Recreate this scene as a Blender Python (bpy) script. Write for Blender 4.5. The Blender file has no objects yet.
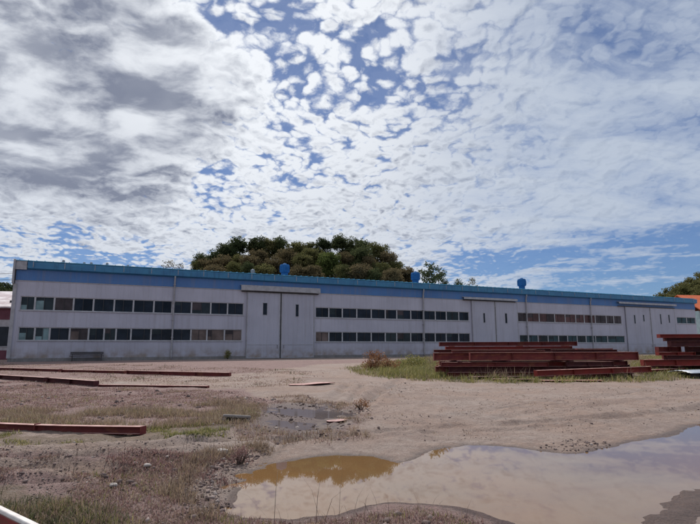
import bpy, math, random
import numpy as np
from mathutils import Vector, Matrix, noise as mnoise
R = math.radians
random.seed(7)
rng = np.random.default_rng(11)
sc = bpy.context.scene
COL = sc.collection

# ------------------------------------------------------------------ camera
CH, F = 1.6, 529.0
PITCH = math.atan(86.0 / F)
ROLL = R(0.23)
fw = Vector((0, math.cos(PITCH), math.sin(PITCH)))
r0 = Vector((1, 0, 0))
u0 = Vector((0, -math.sin(PITCH), math.cos(PITCH)))
cr = r0 * math.cos(ROLL) - u0 * math.sin(ROLL)
cu = r0 * math.sin(ROLL) + u0 * math.cos(ROLL)
CAM = Vector((0, 0, CH))
cd = bpy.data.cameras.new('camera')
cd.sensor_fit = 'HORIZONTAL'
cd.angle = 2 * math.atan(350.0 / F)
cd.clip_start = 0.05
cd.clip_end = 6000
cam = bpy.data.objects.new('camera', cd)
COL.objects.link(cam)
M3 = Matrix((cr, cu, -fw)).transposed()
cam.matrix_world = Matrix.Translation(CAM) @ M3.to_4x4()
sc.camera = cam


def ray(px, py):
    return (fw * F + cr * (px - 350) - cu * (py - 262)).normalized()


def at(px, py, Y):
    """the point of the place seen at a given bearing, Y metres out"""
    d = ray(px, py)
    return CAM + d * (Y / d.y)


# ------------------------------------------------------------------ noise
_T = rng.random((256, 256))


def vnoise(x, y, seed=0):
    x = np.asarray(x, float) + seed * 17.37
    y = np.asarray(y, float) + seed * 9.91
    xi = np.floor(x).astype(int)
    yi = np.floor(y).astype(int)
    fx = x - xi
    fy = y - yi
    fx = fx * fx * (3 - 2 * fx)
    fy = fy * fy * (3 - 2 * fy)
    g = lambda a, b: _T[a & 255, b & 255]
    return ((g(xi, yi) * (1 - fx) + g(xi + 1, yi) * fx) * (1 - fy)
            + (g(xi, yi + 1) * (1 - fx) + g(xi + 1, yi + 1) * fx) * fy) - 0.5


def fbm(x, y, sc_, oct_=4, seed=0):
    s, a = 0, 1.0
    for k in range(oct_):
        s = s + a * vnoise(np.asarray(x) * sc_, np.asarray(y) * sc_, seed + k)
        sc_ *= 2.03
        a *= 0.5
    return s


def sstep(a, b, v):
    t = np.clip((v - a) / (b - a), 0, 1)
    return t * t * (3 - 2 * t)


# ------------------------------------------------------------------ terrain
_KY = [-50, 0, 4, 12, 16, 19, 24, 30, 37, 42, 60, 5000]
_KZ = [.30, .16, .11, .06, .09, .14, .25, .40, .54, .60, .60, .60]


def prof(y):
    return np.interp(y, _KY, _KZ)


def ghit(px, py):
    d = ray(px, py)
    t = 1.0
    p = CAM
    while t < 400:
        p = CAM + d * t
        if p.z <= float(prof(p.y)):
            break
        t *= 1.004
    return p


def gpoly(pts):
    return np.array([[*(ghit(*p).xy)] for p in pts])


def sdist(X, Y, P):
    """signed distance to polygon P (negative inside)"""
    d = np.full(X.shape, 1e9)
    ins = np.zeros(X.shape, bool)
    n = len(P)
    for i in range(n):
        ax, ay = P[i]
        bx, by = P[(i + 1) % n]
        ex, ey = bx - ax, by - ay
        t = np.clip(((X - ax) * ex + (Y - ay) * ey) / (ex * ex + ey * ey + 1e-12), 0, 1)
        d = np.minimum(d, np.hypot(X - ax - t * ex, Y - ay - t * ey))
        c = ((ay > Y) != (by > Y)) & (X < (bx - ax) * (Y - ay) / (by - ay + 1e-12) + ax)
        ins ^= c
    return np.where(ins, -d, d)


PUD1 = gpoly([(229, 494), (236, 484), (252, 470), (275, 458), (305, 453), (340, 450), (372, 451), (388, 455), (398, 459),
              (412, 454), (432, 446.5), (470, 441), (515, 442.5), (535, 446.5), (575, 449), (602, 444), (640, 437), (672, 430),
              (700, 422), (740, 415), (790, 425), (800, 470), (790, 540), (700, 580), (560, 580), (530, 540), (510, 519), (490, 508),
              (455, 499), (420, 493), (392, 492), (368, 496), (335, 505), (290, 509), (240, 507)])
PUD2 = gpoly([(256, 424), (262, 410), (270, 404), (290, 402), (318, 403), (334, 410), (340, 420), (330, 428), (306, 434), (285, 432), (268, 430)])
ISLE = gpoly([(640, 513), (662, 492), (675, 484), (690, 480), (715, 480), (720, 500), (700, 508), (680, 514)])
W1, W2 = 0.0, 0.035

# tracks: polylines of wheel ruts over the yard
TRACKS = [gpoly(t) for t in (
    [(-60, 462), (60, 452), (150, 449), (240, 442), (330, 438), (420, 428), (520, 424), (640, 416), (760, 402)],
    [(-60, 480), (40, 470), (130, 476), (200, 484), (240, 476), (280, 445), (330, 425), (370, 400), (400, 380)],
    [(300, 520), (360, 507), (420, 503), (470, 512), (500, 530)],
    [(-60, 496), (60, 482), (140, 487), (220, 497), (300, 516)],
    [(-60, 470), (70, 459), (160, 462), (235, 468)],
    [(200, 444), (270, 432), (300, 420), (330, 404), (350, 385)],
    [(215, 444), (285, 434), (318, 422), (345, 404), (362, 385)],
    [(430, 432), (520, 415), (620, 402), (760, 388)],
    [(420, 420), (520, 405), (620, 393), (760, 380)])]


def pdist(X, Y, P):
    d = np.full(np.shape(X), 1e9)
    for i in range(len(P) - 1):
        ax, ay = P[i]
        ex, ey = P[i + 1][0] - ax, P[i + 1][1] - ay
        t = np.clip(((X - ax) * ex + (Y - ay) * ey) / (ex * ex + ey * ey), 0, 1)
        d = np.minimum(d, np.hypot(X - ax - t * ex, Y - ay - t * ey))
    return d


def height(X, Y):
    X = np.asarray(X, float)
    Y = np.asarray(Y, float)
    near = 1 - sstep(20, 45, Y)
    z = prof(Y) + near * (0.10 * fbm(X, Y, .35, 3, 1) + 0.05 * fbm(X, Y, 1.7, 4, 5) * (1 - sstep(14, 26, Y) * .5))
    z = z + (1 - sstep(13, 22, Y)) * (0.022 * fbm(X, Y, 7, 3, 9))
    for k, T in enumerate(TRACKS):
        kd = .45 if k >= 7 else 1.0
        d = pdist(X, Y, T) + 0.08 * vnoise(X * 1.5, Y * 1.5, 20 + k)
        z = z - 0.075 * kd * near * np.exp(-(d / .17) ** 2) + 0.045 * kd * near * np.exp(-((d - .34) / .13) ** 2)
    wob = 0.35 * fbm(X, Y, .9, 4, 31) + 0.10 * fbm(X, Y, 5, 3, 33)
    s1 = sdist(X, Y, PUD1) + wob * .8
    isl = sdist(X, Y, ISLE) + wob * .6
    cap = W1 + np.clip(s1 * .10, -.12, 9)
    cap = np.maximum(cap, W1 + np.clip(-isl * .09, -.12, .035) + 0.012 * fbm(X, Y, 7, 3, 3))
    z = np.minimum(z, cap)
    z = np.where(s1 > 0.25, np.maximum(z, W1 + .018), z)
    s2 = sdist(X, Y, PUD2) + wob * 1.1
    cap2 = W2 + np.clip(s2 * .07, -.035, 9) + 0.125 * np.clip(fbm(X * .6 + Y * .9, Y * .3, 1.2, 3, 51), -.3, .6)
    z = np.where(s2 < 1.5, np.minimum(z, np.maximum(cap2, W2 - .05)), z)
    return z


def hz(x, y):
    return float(height(np.array([x]), np.array([y]))[0])


# ------------------------------------------------------------------ mesh helpers
class MB:
    def __init__(s):
        s.v, s.f, s.m = [], [], []

    def quad(s, a, b, c, d, mi=0):
        n = len(s.v)
        s.v += [tuple(a), tuple(b), tuple(c), tuple(d)]
        s.f.append((n, n + 1, n + 2, n + 3))
        s.m.append(mi)

    def box(s, x0, x1, y0, y1, z0, z1, mi=0, mat=None):
        n = len(s.v)
        pts = [(x0, y0, z0), (x1, y0, z0), (x1, y1, z0), (x0, y1, z0), (x0, y0, z1), (x1, y0, z1), (x1, y1, z1), (x0, y1, z1)]
        if mat is not None:
            pts = [tuple(mat @ Vector(p)) for p in pts]
        s.v += pts
        for q in ((0, 3, 2, 1), (4, 5, 6, 7), (0, 1, 5, 4), (1, 2, 6, 5), (2, 3, 7, 6), (3, 0, 4, 7)):
            s.f.append(tuple(n + i for i in q))
            s.m.append(mi)

    def prism(s, prof_, x0, x1, mi=0, mat=None, nseg=1, bend=0.0):
        """extrude a closed (y, z) outline along x"""
        n = len(s.v)
        k = len(prof_)
        for j in range(nseg + 1):
            t = j / nseg
            x = x0 + (x1 - x0) * t
            dz = bend * math.sin(math.pi * t)
            for (y, z) in prof_:
                p = Vector((x, y, z + dz))
                if mat is not None:
                    p = mat @ p
                s.v.append(tuple(p))
        for j in range(nseg):
            for i in range(k):
                a = n + j * k + i
                b = n + j * k + (i + 1) % k
                s.f.append((a, b, b + k, a + k))
                s.m.append(mi)
        s.f.append(tuple(n + i for i in reversed(range(k))))
        s.m.append(mi)
        s.f.append(tuple(n + nseg * k + i for i in range(k)))
        s.m.append(mi)

    def tube(s, pts, rad, seg=8, mi=0, cap=True):
        pts = [Vector(p) for p in pts]
        if not hasattr(rad, '__len__'):
            rad = [rad] * len(pts)
        n = len(s.v)
        for i, p in enumerate(pts):
            t = (pts[min(i + 1, len(pts) - 1)] - pts[max(i - 1, 0)]).normalized()
            a = t.orthogonal().normalized() if abs(t.z) < .9 else t.cross(Vector((0, 1, 0))).normalized()
            b = t.cross(a).normalized()
            for k in range(seg):
                an = 2 * math.pi * k / seg
                s.v.append(tuple(p + (a * math.cos(an) + b * math.sin(an)) * rad[i]))
        for i in range(len(pts) - 1):
            for k in range(seg):
                a = n + i * seg + k
                b = n + i * seg + (k + 1) % seg
                s.f.append((a, b, b + seg, a + seg))
                s.m.append(mi)
        if cap:
            s.f.append(tuple(n + k for k in reversed(range(seg))))
            s.m.append(mi)
            m = n + (len(pts) - 1) * seg
            s.f.append(tuple(m + k for k in range(seg)))
            s.m.append(mi)

    def lathe(s, prof_, seg=20, mi=0, c=(0, 0, 0)):
        """(r, z) outline round the z axis at c"""
        n = len(s.v)
        for (r, z) in prof_:
            for k in range(seg):
                a = 2 * math.pi * k / seg
                s.v.append((c[0] + r * math.cos(a), c[1] + r * math.sin(a), c[2] + z))
        for i in range(len(prof_) - 1):
            for k in range(seg):
                a = n + i * seg + k
                b = n + i * seg + (k + 1) % seg
                s.f.append((a, b, b + seg, a + seg))
                s.m.append(mi)

    def mesh(s, name, mats, smooth=False):
        me = bpy.data.meshes.new(name)
        me.from_pydata(s.v, [], s.f)
        for m in (mats if isinstance(mats, (list, tuple)) else [mats]):
            me.materials.append(m)
        me.polygons.foreach_set('material_index', s.m)
        if smooth:
            me.polygons.foreach_set('use_smooth', [True] * len(s.f))
        me.update()
        return me

    def build(s, name, mats, parent=None, smooth=False, bevel=0):
        o = bpy.data.objects.new(name, s.mesh(name, mats, smooth))
        COL.objects.link(o)
        if parent is not None:
            o.parent = parent
        if bevel:
            b = o.modifiers.new('bevel', 'BEVEL')
            b.width = bevel
            b.segments = 2
            b.limit_method = 'ANGLE'
        return o


def tag(o, label=None, cat=None, group=None, kind=None):
    for k, v in (('label', label), ('category', cat), ('group', group), ('kind', kind)):
        if v:
            o[k] = v
    return o


def empty(name, loc=(0, 0, 0), rz=0):
    o = bpy.data.objects.new(name, None)
    o.empty_display_size = .3
    o.location = loc
    o.rotation_euler = (0, 0, rz)
    COL.objects.link(o)
    return o


def array_mesh(name, V, Fq, mats, attrs=None, smooth=False):
    """fast mesh from numpy arrays; Fq is (n, k)"""
    me = bpy.data.meshes.new(name)
    nv, (nf, k) = len(V), Fq.shape
    me.vertices.add(nv)
    me.vertices.foreach_set('co', np.ascontiguousarray(V, np.float32).ravel())
    me.loops.add(nf * k)
    me.loops.foreach_set('vertex_index', Fq.astype(np.int32).ravel())
    me.polygons.add(nf)
    me.polygons.foreach_set('loop_start', np.arange(nf, dtype=np.int32) * k)
    me.polygons.foreach_set('loop_total', np.full(nf, k, np.int32))
    if smooth:
        me.polygons.foreach_set('use_smooth', np.ones(nf, bool))
    for m in (mats if isinstance(mats, (list, tuple)) else [mats]):
        me.materials.append(m)
    for an, av in (attrs or {}).items():
        a = me.attributes.new(an, 'FLOAT', 'POINT')
        a.data.foreach_set('value', np.ascontiguousarray(av, np.float32))
    me.update()
    me.validate()
    return me


# ------------------------------------------------------------------ materials
class NT:
    def __init__(s, tree):
        s.t = tree
        s.n = tree.nodes
        s.l = tree.links

    def node(s, typ, **kw):
        n = s.n.new(typ)
        for k, v in kw.items():
            setattr(n, k, v)
        return n

    def put(s, sock, v):
        if isinstance(v, bpy.types.NodeSocket):
            s.l.new(v, sock)
        else:
            if hasattr(sock.default_value, '__len__') and not hasattr(v, '__len__'):
                v = (v,) * len(sock.default_value)
            if hasattr(v, '__len__') and len(v) == 3 and len(sock.default_value) == 4:
                v = (*v, 1)
            sock.default_value = v

    def math(s, op, a, b=0.0, clamp=False):
        n = s.node('ShaderNodeMath', operation=op, use_clamp=clamp)
        s.put(n.inputs[0], a)
        s.put(n.inputs[1], b)
        return n.outputs[0]

    def vmath(s, op, a, b=(0, 0, 0)):
        n = s.node('ShaderNodeVectorMath', operation=op)
        s.put(n.inputs[0], a)
        if op == 'SCALE':
            s.put(n.inputs['Scale'], b)
        else:
            s.put(n.inputs[1], b)
        return n.outputs['Value'] if op in ('DOT_PRODUCT', 'LENGTH', 'DISTANCE') else n.outputs[0]

    def mix(s, fac, a, b, blend='MIX'):
        n = s.node('ShaderNodeMix', data_type='RGBA', blend_type=blend)
        s.put(n.inputs[0], fac)
        s.put(n.inputs[6], a)
        s.put(n.inputs[7], b)
        return n.outputs[2]

    def noise(s, vec, scale, detail=4, rough=.55, dist=0.0, out='Fac'):
        n = s.node('ShaderNodeTexNoise')
        if vec is not None:
            s.put(n.inputs['Vector'], vec)
        n.inputs['Scale'].default_value = scale
        n.inputs['Detail'].default_value = detail
        n.inputs['Roughness'].default_value = rough
        n.inputs['Distortion'].default_value = dist
        return n.outputs[out]

    def rng(s, v, a, b, c=0.0, d=1.0, smooth=True):
        n = s.node('ShaderNodeMapRange', interpolation_type='SMOOTHSTEP' if smooth else 'LINEAR')
        s.put(n.inputs[0], v)
        for i, q in enumerate((a, b, c, d)):
            s.put(n.inputs[i + 1], q)
        return n.outputs[0]

    def attr(s, name):
        n = s.node('ShaderNodeAttribute', attribute_name=name)
        return n.outputs['Fac']

    def coord(s, which='Object', scale=None):
        n = s.node('ShaderNodeTexCoord')
        o = n.outputs[which]
        if scale:
            m = s.node('ShaderNodeMapping')
            m.inputs['Scale'].default_value = scale
            s.l.new(o, m.inputs[0])
            return m.outputs[0]
        return o

    def geo(s):
        return s.node('ShaderNodeNewGeometry').outputs['Position']

    def bump(s, h, strength=.3, dist=.02):
        n = s.node('ShaderNodeBump')
        n.inputs['Strength'].default_value = strength
        n.inputs['Distance'].default_value = dist
        s.put(n.inputs['Height'], h)
        return n.outputs[0]


def new_mat(name):
    m = bpy.data.materials.new(name)
    m.use_nodes = True
    nt = NT(m.node_tree)
    bs = m.node_tree.nodes['Principled BSDF']
    return m, nt, bs


def simple(name, col, rough=.6, var=.25, scale=6, metallic=0.0, col2=None, stain=0.0, bump=0.0, coord='Object', spec=.4, bscale=30):
    m, nt, bs = new_mat(name)
    c = nt.coord(coord)
    n1 = nt.noise(c, scale, 6, .6)
    f = nt.rng(n1, .3, .7)
    c2 = col2 if col2 else tuple(x * (1 - var) for x in col)
    out = nt.mix(f, col, c2)
    if stain:
        st = nt.noise(nt.coord(coord, (3, 3, .25)), 2.2, 5, .6)
        out = nt.mix(nt.math('MULTIPLY', nt.rng(st, .52, .72), stain), out, tuple(x * .45 for x in col))
    nt.put(bs.inputs['Base Color'], out)
    nt.put(bs.inputs['Roughness'], nt.rng(n1, .2, .8, rough - .08, rough + .08))
    bs.inputs['Metallic'].default_value = metallic
    bs.inputs['Specular IOR Level'].default_value = spec
    if bump:
        nt.put(bs.inputs['Normal'], nt.bump(nt.noise(c, bscale, 4), bump, .02))
    return m


def wall_panel_mat(name, col, col2, rib=.25):
    """coated sandwich panel: ribs, faint panel joints, rain streaks and splash dirt near the ground"""
    m, nt, bs = new_mat(name)
    c = nt.coord('Object')
    sep = nt.node('ShaderNodeSeparateXYZ')
    nt.l.new(c, sep.inputs[0])
    big = nt.noise(c, .35, 4, .6)
    base = nt.mix(nt.rng(big, .35, .65), col, col2)
    # each panel is a hair different
    pan = nt.node('ShaderNodeTexWhiteNoise', noise_dimensions='1D')
    nt.l.new(nt.math('FLOOR', nt.math('DIVIDE', sep.outputs[0], 1.0)), pan.inputs['W'])
    base = nt.mix(nt.math('MULTIPLY', pan.outputs['Value'], .10), base, (.16, .16, .2), 'MIX')
    st = nt.noise(nt.coord('Object', (2.6, 2.6, .12)), 1.6, 6, .65)
    base = nt.mix(nt.rng(st, .46, .74, 0, .32), base, (.20, .18, .185))
    dirt = nt.math('MULTIPLY', nt.rng(sep.outputs[2], 1.5, .1, 0, .95), nt.rng(nt.noise(c, 1.3, 5), .3, .7))
    base = nt.mix(dirt, base, (.22, .17, .13))
    joint = nt.math('ABSOLUTE', nt.math('SUBTRACT', nt.math('FRACT', sep.outputs[0]), .5))
    base = nt.mix(nt.rng(joint, .492, .5, 0, .35), base, (.12, .12, .14))
    nt.put(bs.inputs['Base Color'], base)
    bs.inputs['Roughness'].default_value = .55
    w = nt.math('SINE', nt.math('MULTIPLY', sep.outputs[0], 2 * math.pi / .125))
    nt.put(bs.inputs['Normal'], nt.bump(w, rib, .012))
    return m


MAT = {}
MAT['wall'] = wall_panel_mat('pale_wall_panel', (.43, .43, .515), (.385, .385, .465))
MAT['door'] = wall_panel_mat('pale_door_panel', (.41, .415, .50), (.37, .375, .455), .5)
MAT['blue'] = wall_panel_mat('blue_band_panel', (.055, .165, .40), (.045, .14, .35))
MAT['gutter'] = simple('blue_gutter_paint', (.035, .15, .31), .4, scale=1.2, col2=(.045, .20, .36), stain=.5)
MAT['roof'] = simple('blue_roof_sheet', (.10, .36, .55), .4, scale=1.5, stain=.3)
MAT['vent'] = simple('blue_vent_paint', (.03, .14, .36), .75, scale=5, stain=.3, spec=.15)
MAT['frame'] = simple('pale_aluminium_frame', (.42, .42, .45), .45, scale=3)
MAT['pipe'] = simple('grey_downpipe', (.36, .36, .39), .5, scale=3, stain=.4)
MAT['plinth'] = simple('concrete_plinth', (.22, .21, .21), .9, scale=2, stain=.6, bump=.2)
MAT['dark'] = simple('near_black_matte', (.03, .03, .035), .7)
MAT['steel_dark'] = simple('dark_old_steel', (.05, .045, .05), .6, scale=8)
MAT['galv'] = simple('galvanised_metal', (.30, .30, .32), .45, scale=8)
MAT['concrete'] = simple('rough_concrete', (.27, .24, .225), .95, scale=7, bump=.5, stain=.5)
MAT['white'] = simple('chalky_white_paint', (.72, .70, .68), .6, scale=7, col2=(.55, .5, .48))
MAT['rubble'] = simple('pale_stone', (.46, .41, .38), .95, scale=4, bump=.4)


def glass_mat(name, col, rough=.06):
    m, nt, bs = new_mat(name)
    c = nt.coord('Object')
    n = nt.noise(c, .7, 4, .6)
    nt.put(bs.inputs['Base Color'], nt.mix(nt.rng(n, .35, .65), col, tuple(x * .55 for x in col)))
    nt.put(bs.inputs['Roughness'], nt.rng(nt.noise(c, 3, 4), .3, .7, rough, rough + .12))
    bs.inputs['IOR'].default_value = 1.45
    bs.inputs['Specular IOR Level'].default_value = .2
    nt.put(bs.inputs['Normal'], nt.bump(nt.noise(c, .8, 2), .05, .05))
    return m


G = dict(k=glass_mat('dark_window_glass', (.018, .024, .038)),
         K=glass_mat('darkest_window_glass', (.010, .013, .022)),
         q=glass_mat('grey_green_window_glass', (.030, .042, .050), .12),
         t=glass_mat('pale_teal_window_glass', (.20, .30, .32), .2),
         g=glass_mat('dim_teal_window_glass', (.04, .075, .09)),
         n=glass_mat('tan_boarded_window_glass', (.17, .13, .12), .25),
         r=glass_mat('reddish_window_glass', (.12, .065, .065), .2),
         b=glass_mat('brown_window_glass', (.07, .055, .06), .15))


def steel_mat(name, c1, c2, rust):
    m, nt, bs = new_mat(name)
    c = nt.coord('Object')
    n = nt.noise(c, 2.2, 7, .65)
    n2 = nt.noise(nt.coord('Object', (.6, 3, 3)), 3.5, 6, .6)
    col = nt.mix(nt.rng(n, .35, .68), c1, c2)
    col = nt.mix(nt.rng(n2, .50, .66, 0, .85), col, rust)
    oi = nt.node('ShaderNodeObjectInfo')
    col = nt.mix(nt.math('MULTIPLY', oi.outputs['Random'], .35), col, (.05, .012, .012))
    # upward faces paler: chalky dusting, plus the light they catch painted in
    g = nt.node('ShaderNodeNewGeometry')
    sp = nt.node('ShaderNodeSeparateXYZ')
    nt.l.new(g.outputs['Normal'], sp.inputs[0])
    dust_and_light = nt.math('MULTIPLY', nt.rng(sp.outputs[2], .6, .95), nt.rng(nt.noise(c, 5, 5), .3, .65, .4, .95))
    col = nt.mix(dust_and_light, col, (.52, .33, .30))
    nt.put(bs.inputs['Base Color'], col)
    bs.inputs['Roughness'].default_value = .75
    bs.inputs['Specular IOR Level'].default_value = .3
    nt.put(bs.inputs['Normal'], nt.bump(nt.noise(c, 25, 4), .25, .008))
    return m


STEEL = dict(m=steel_mat('maroon_primer_steel', (.185, .036, .034), (.115, .022, .026), (.22, .075, .04)),
             r=steel_mat('red_primer_steel', (.27, .035, .028), (.19, .028, .026), (.16, .05, .03)),
             d=steel_mat('dark_maroon_steel', (.085, .020, .024), (.05, .014, .018), (.11, .04, .026)),
             o=steel_mat('orange_rusty_steel', (.40, .13, .05), (.28, .085, .04), (.30, .15, .08)))

# ---- ground
m, nt, bs = new_mat('yard_earth')
P = nt.geo()
a_s, a_g, a_v, a_w = nt.attr('sand'), nt.attr('gravel'), nt.attr('green'), nt.attr('wet')
n_big = nt.noise(P, .5, 5, .6)
n_mid = nt.noise(P, 3.1, 6, .65)
n_fin = nt.noise(P, 30, 7, .72)
n_grit = nt.noise(P, 95, 3, .7)
n_peb = nt.node('ShaderNodeTexVoronoi', feature='F1')
nt.put(n_peb.inputs['Vector'], P)
n_peb.inputs['Scale'].default_value = 48
sand = nt.mix(nt.rng(n_big, .35, .65), (.385, .305, .265), (.37, .255, .20))
sand = nt.mix(nt.rng(n_mid, .4, .7, 0, .65), sand, (.25, .18, .15))
n_str = nt.noise(nt.vmath('MULTIPLY', P, (.35, 1.2, 1)), 1.1, 6, .65)
sand = nt.mix(nt.rng(n_str, .46, .68, 0, .75), sand, (.27, .195, .165))
sand = nt.mix(nt.rng(n_str, .46, .28, 0, .6), sand, (.42, .355, .32))
grav = nt.mix(nt.rng(n_mid, .3, .7), (.345, .22, .20), (.235, .148, .14))
grav = nt.mix(nt.math('MULTIPLY', nt.rng(n_peb.outputs['Distance'], .35, .1), .6), grav,
              nt.mix(nt.rng(n_peb.outputs['Color'], .2, .8), (.33, .26, .245), (.15, .108, .105)))
soil = nt.mix(nt.rng(n_mid, .3, .7), (.23, .16, .115), (.15, .11, .075))
soil = nt.mix(nt.rng(n_fin, .45, .7, 0, .6), soil, (.22, .17, .10))
jit = nt.math('MULTIPLY', nt.math('SUBTRACT', n_mid, .5), 1.0)
col = nt.mix(nt.rng(nt.math('ADD', a_g, jit), .35, .65), sand, grav)
col = nt.mix(nt.rng(nt.math('ADD', a_v, jit), .35, .65), col, soil)
col = nt.mix(nt.rng(n_fin, .42, .68, .0, .5), col, (.13, .098, .085))
col = nt.mix(nt.rng(n_grit, .50, .68, 0, .6), col, (.44, .37, .335))
col = nt.mix(nt.rng(n_grit, .48, .32, 0, .6), col, (.10, .075, .066))
n_clod = nt.noise(P, 9, 6, .7)
col = nt.mix(nt.rng(n_clod, .53, .66, 0, .6), col, (.19, .135, .115))
col = nt.mix(nt.rng(n_clod, .44, .33, 0, .45), col, (.39, .33, .30))
wetf = nt.rng(nt.math('ADD', a_w, nt.math('MULTIPLY', jit, .5)), .25, .7)
col = nt.mix(wetf, col, nt.mix(1.0, col, (.42, .36, .33), 'MULTIPLY'))
nt.put(bs.inputs['Base Color'], col)
nt.put(bs.inputs['Roughness'], nt.rng(wetf, 0, 1, .95, .45))
bs.inputs['Specular IOR Level'].default_value = .3
hh = nt.math('ADD', nt.math('MULTIPLY', n_fin, .9), nt.math('ADD', nt.math('MULTIPLY', n_mid, 1.0), nt.math('MULTIPLY', n_clod, 1.0)))
hh = nt.math('ADD', hh, nt.math('MULTIPLY', nt.rng(n_peb.outputs['Distance'], .4, 0), nt.math('ADD', nt.math('MULTIPLY', a_g, .5), .1)))
nt.put(bs.inputs['Normal'], nt.bump(hh, 1.0, .045))
MAT['ground'] = m

m, nt, bs = new_mat('muddy_water')
P = nt.geo()
n1 = nt.noise(P, .45, 4, .6)
nt.put(bs.inputs['Base Color'], nt.mix(nt.rng(n1, .3, .7), (.205, .110, .045), (.175, .105, .052)))
bs.inputs['Roughness'].default_value = .02
bs.inputs['IOR'].default_value = 1.55
nt.put(bs.inputs['Normal'], nt.bump(nt.noise(nt.vmath('MULTIPLY', P, (1, .6, 1)), 3, 2), .012, .004))
MAT['water'] = m
m, nt, bs = new_mat('shallow_grey_water')
P = nt.geo()
nt.put(bs.inputs['Base Color'], nt.mix(nt.noise(P, 2, 4), (.16, .125, .115), (.10, .078, .072)))
bs.inputs['Roughness'].default_value = .06
nt.put(bs.inputs['Normal'], nt.bump(nt.noise(P, 6, 3), .12, .004))
MAT['water2'] = m


def plant_mat(name, ramp, trans=.42, rough=.6):
    """ramp: list of (pos, colour) over the per-blade 'tint' value"""
    m, nt, bs = new_mat(name)
    r = nt.node('ShaderNodeValToRGB')
    el = r.color_ramp.elements
    while len(el) < len(ramp):
        el.new(.5)
    for e, (p, c) in zip(el, ramp):
        e.position = p
        e.color = (*c, 1)
    nt.l.new(nt.attr('tint'), r.inputs[0])
    nt.l.new(r.outputs[0], bs.inputs['Base Color'])
    bs.inputs['Roughness'].default_value = rough
    bs.inputs['Specular IOR Level'].default_value = .2
    if trans:
        tr = nt.node('ShaderNodeBsdfTranslucent')
        nt.l.new(r.outputs[0], tr.inputs[0])
        mx = nt.node('ShaderNodeMixShader')
        mx.inputs[0].default_value = trans
        nt.l.new(bs.outputs[0], mx.inputs[1])
        nt.l.new(tr.outputs[0], mx.inputs[2])
        nt.l.new(mx.outputs[0], nt.n['Material Output'].inputs[0])
    return m


MAT['drygrass'] = plant_mat('dry_grass_blades', [(0, (.17, .115, .09)), (.45, (.27, .195, .14)), (.8, (.36, .27, .185)), (1, (.42, .35, .25))])
MAT['olive'] = plant_mat('olive_grass_blades', [(0, (.12, .13, .04)), (.5, (.23, .22, .075)), (.85, (.33, .28, .12)), (1, (.40, .34, .18))])
MAT['green'] = plant_mat('green_grass_blades', [(0, (.035, .048, .022)), (.5, (.075, .085, .038)), (.9, (.13, .125, .06)), (1, (.22, .19, .11))])
MAT['purple'] = plant_mat('purple_ground_cover', [(0, (.15, .085, .08)), (.4, (.25, .145, .135)), (.8, (.35, .24, .22)), (1, (.20, .18, .085))])
MAT['brownbush'] = plant_mat('dry_bush_leaves', [(0, (.13, .06, .033)), (.5, (.25, .12, .062)), (1, (.34, .21, .12))])
MAT['bark'] = simple('brown_bark', (.09, .065, .05), .9, scale=4, bump=.5)
MAT['stalk'] = plant_mat('dry_stalks', [(0, (.08, .05, .045)), (1, (.18, .13, .10))], 0)

# ------------------------------------------------------------------ ground sheet


def axis(fine0, fine1, step, lo, hi, grow=1.06, cap=60):
    a = list(np.arange(fine0, fine1, step))
    s, x = step, a[-1]
    while x < hi:
        s = min(s * grow, cap)
        x += s
        a.append(x)
    s, x = step, a[0]
    b = []
    while x > lo:
        s = min(s * grow, cap)
        x -= s
        b.append(x)
    return np.array(b[::-1] + a)


xs = axis(-7, 9, .05, -1500, 1500, 1.035)
ys = axis(3.5, 14, .05, -300, 2500, 1.03)
XX, YY = np.meshgrid(xs, ys)
ZZ = height(XX, YY)
wobx = .6 * fbm(XX, YY, .5, 3, 61)
GREEN = [gpoly(p) for p in (
    [(-80, 496), (0, 494), (50, 506), (110, 512), (150, 530), (120, 580), (-120, 580)],
    [(-60, 432), (60, 437), (150, 430), (220, 425), (230, 440), (150, 447), (40, 446), (-60, 440)],
    [(355, 371), (420, 364), (520, 360), (760, 356), (760, 376), (640, 381), (520, 385), (430, 381), (370, 375)])]
GRAV = [gpoly(p) for p in (
    [(-120, 384), (20, 380), (130, 386), (240, 389), (262, 400), (255, 425), (200, 432), (140, 425), (0, 420), (-120, 420)],
    [(-120, 448), (60, 454), (180, 452), (245, 462), (235, 500), (300, 510), (360, 500), (420, 494), (480, 505), (520, 530), (480, 580), (-200, 580), (-120, 470)],
    [(225, 405), (260, 398), (350, 405), (372, 425), (345, 440), (240, 440)],
    [(-200, 361.5), (300, 360.5), (420, 359), (400, 361.5), (320, 364), (260, 373), (100, 378), (-200, 376)])]


def soft(P, w=.7):
    return 1 - sstep(-w, w, sdist(XX, YY, P) + wobx)


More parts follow.
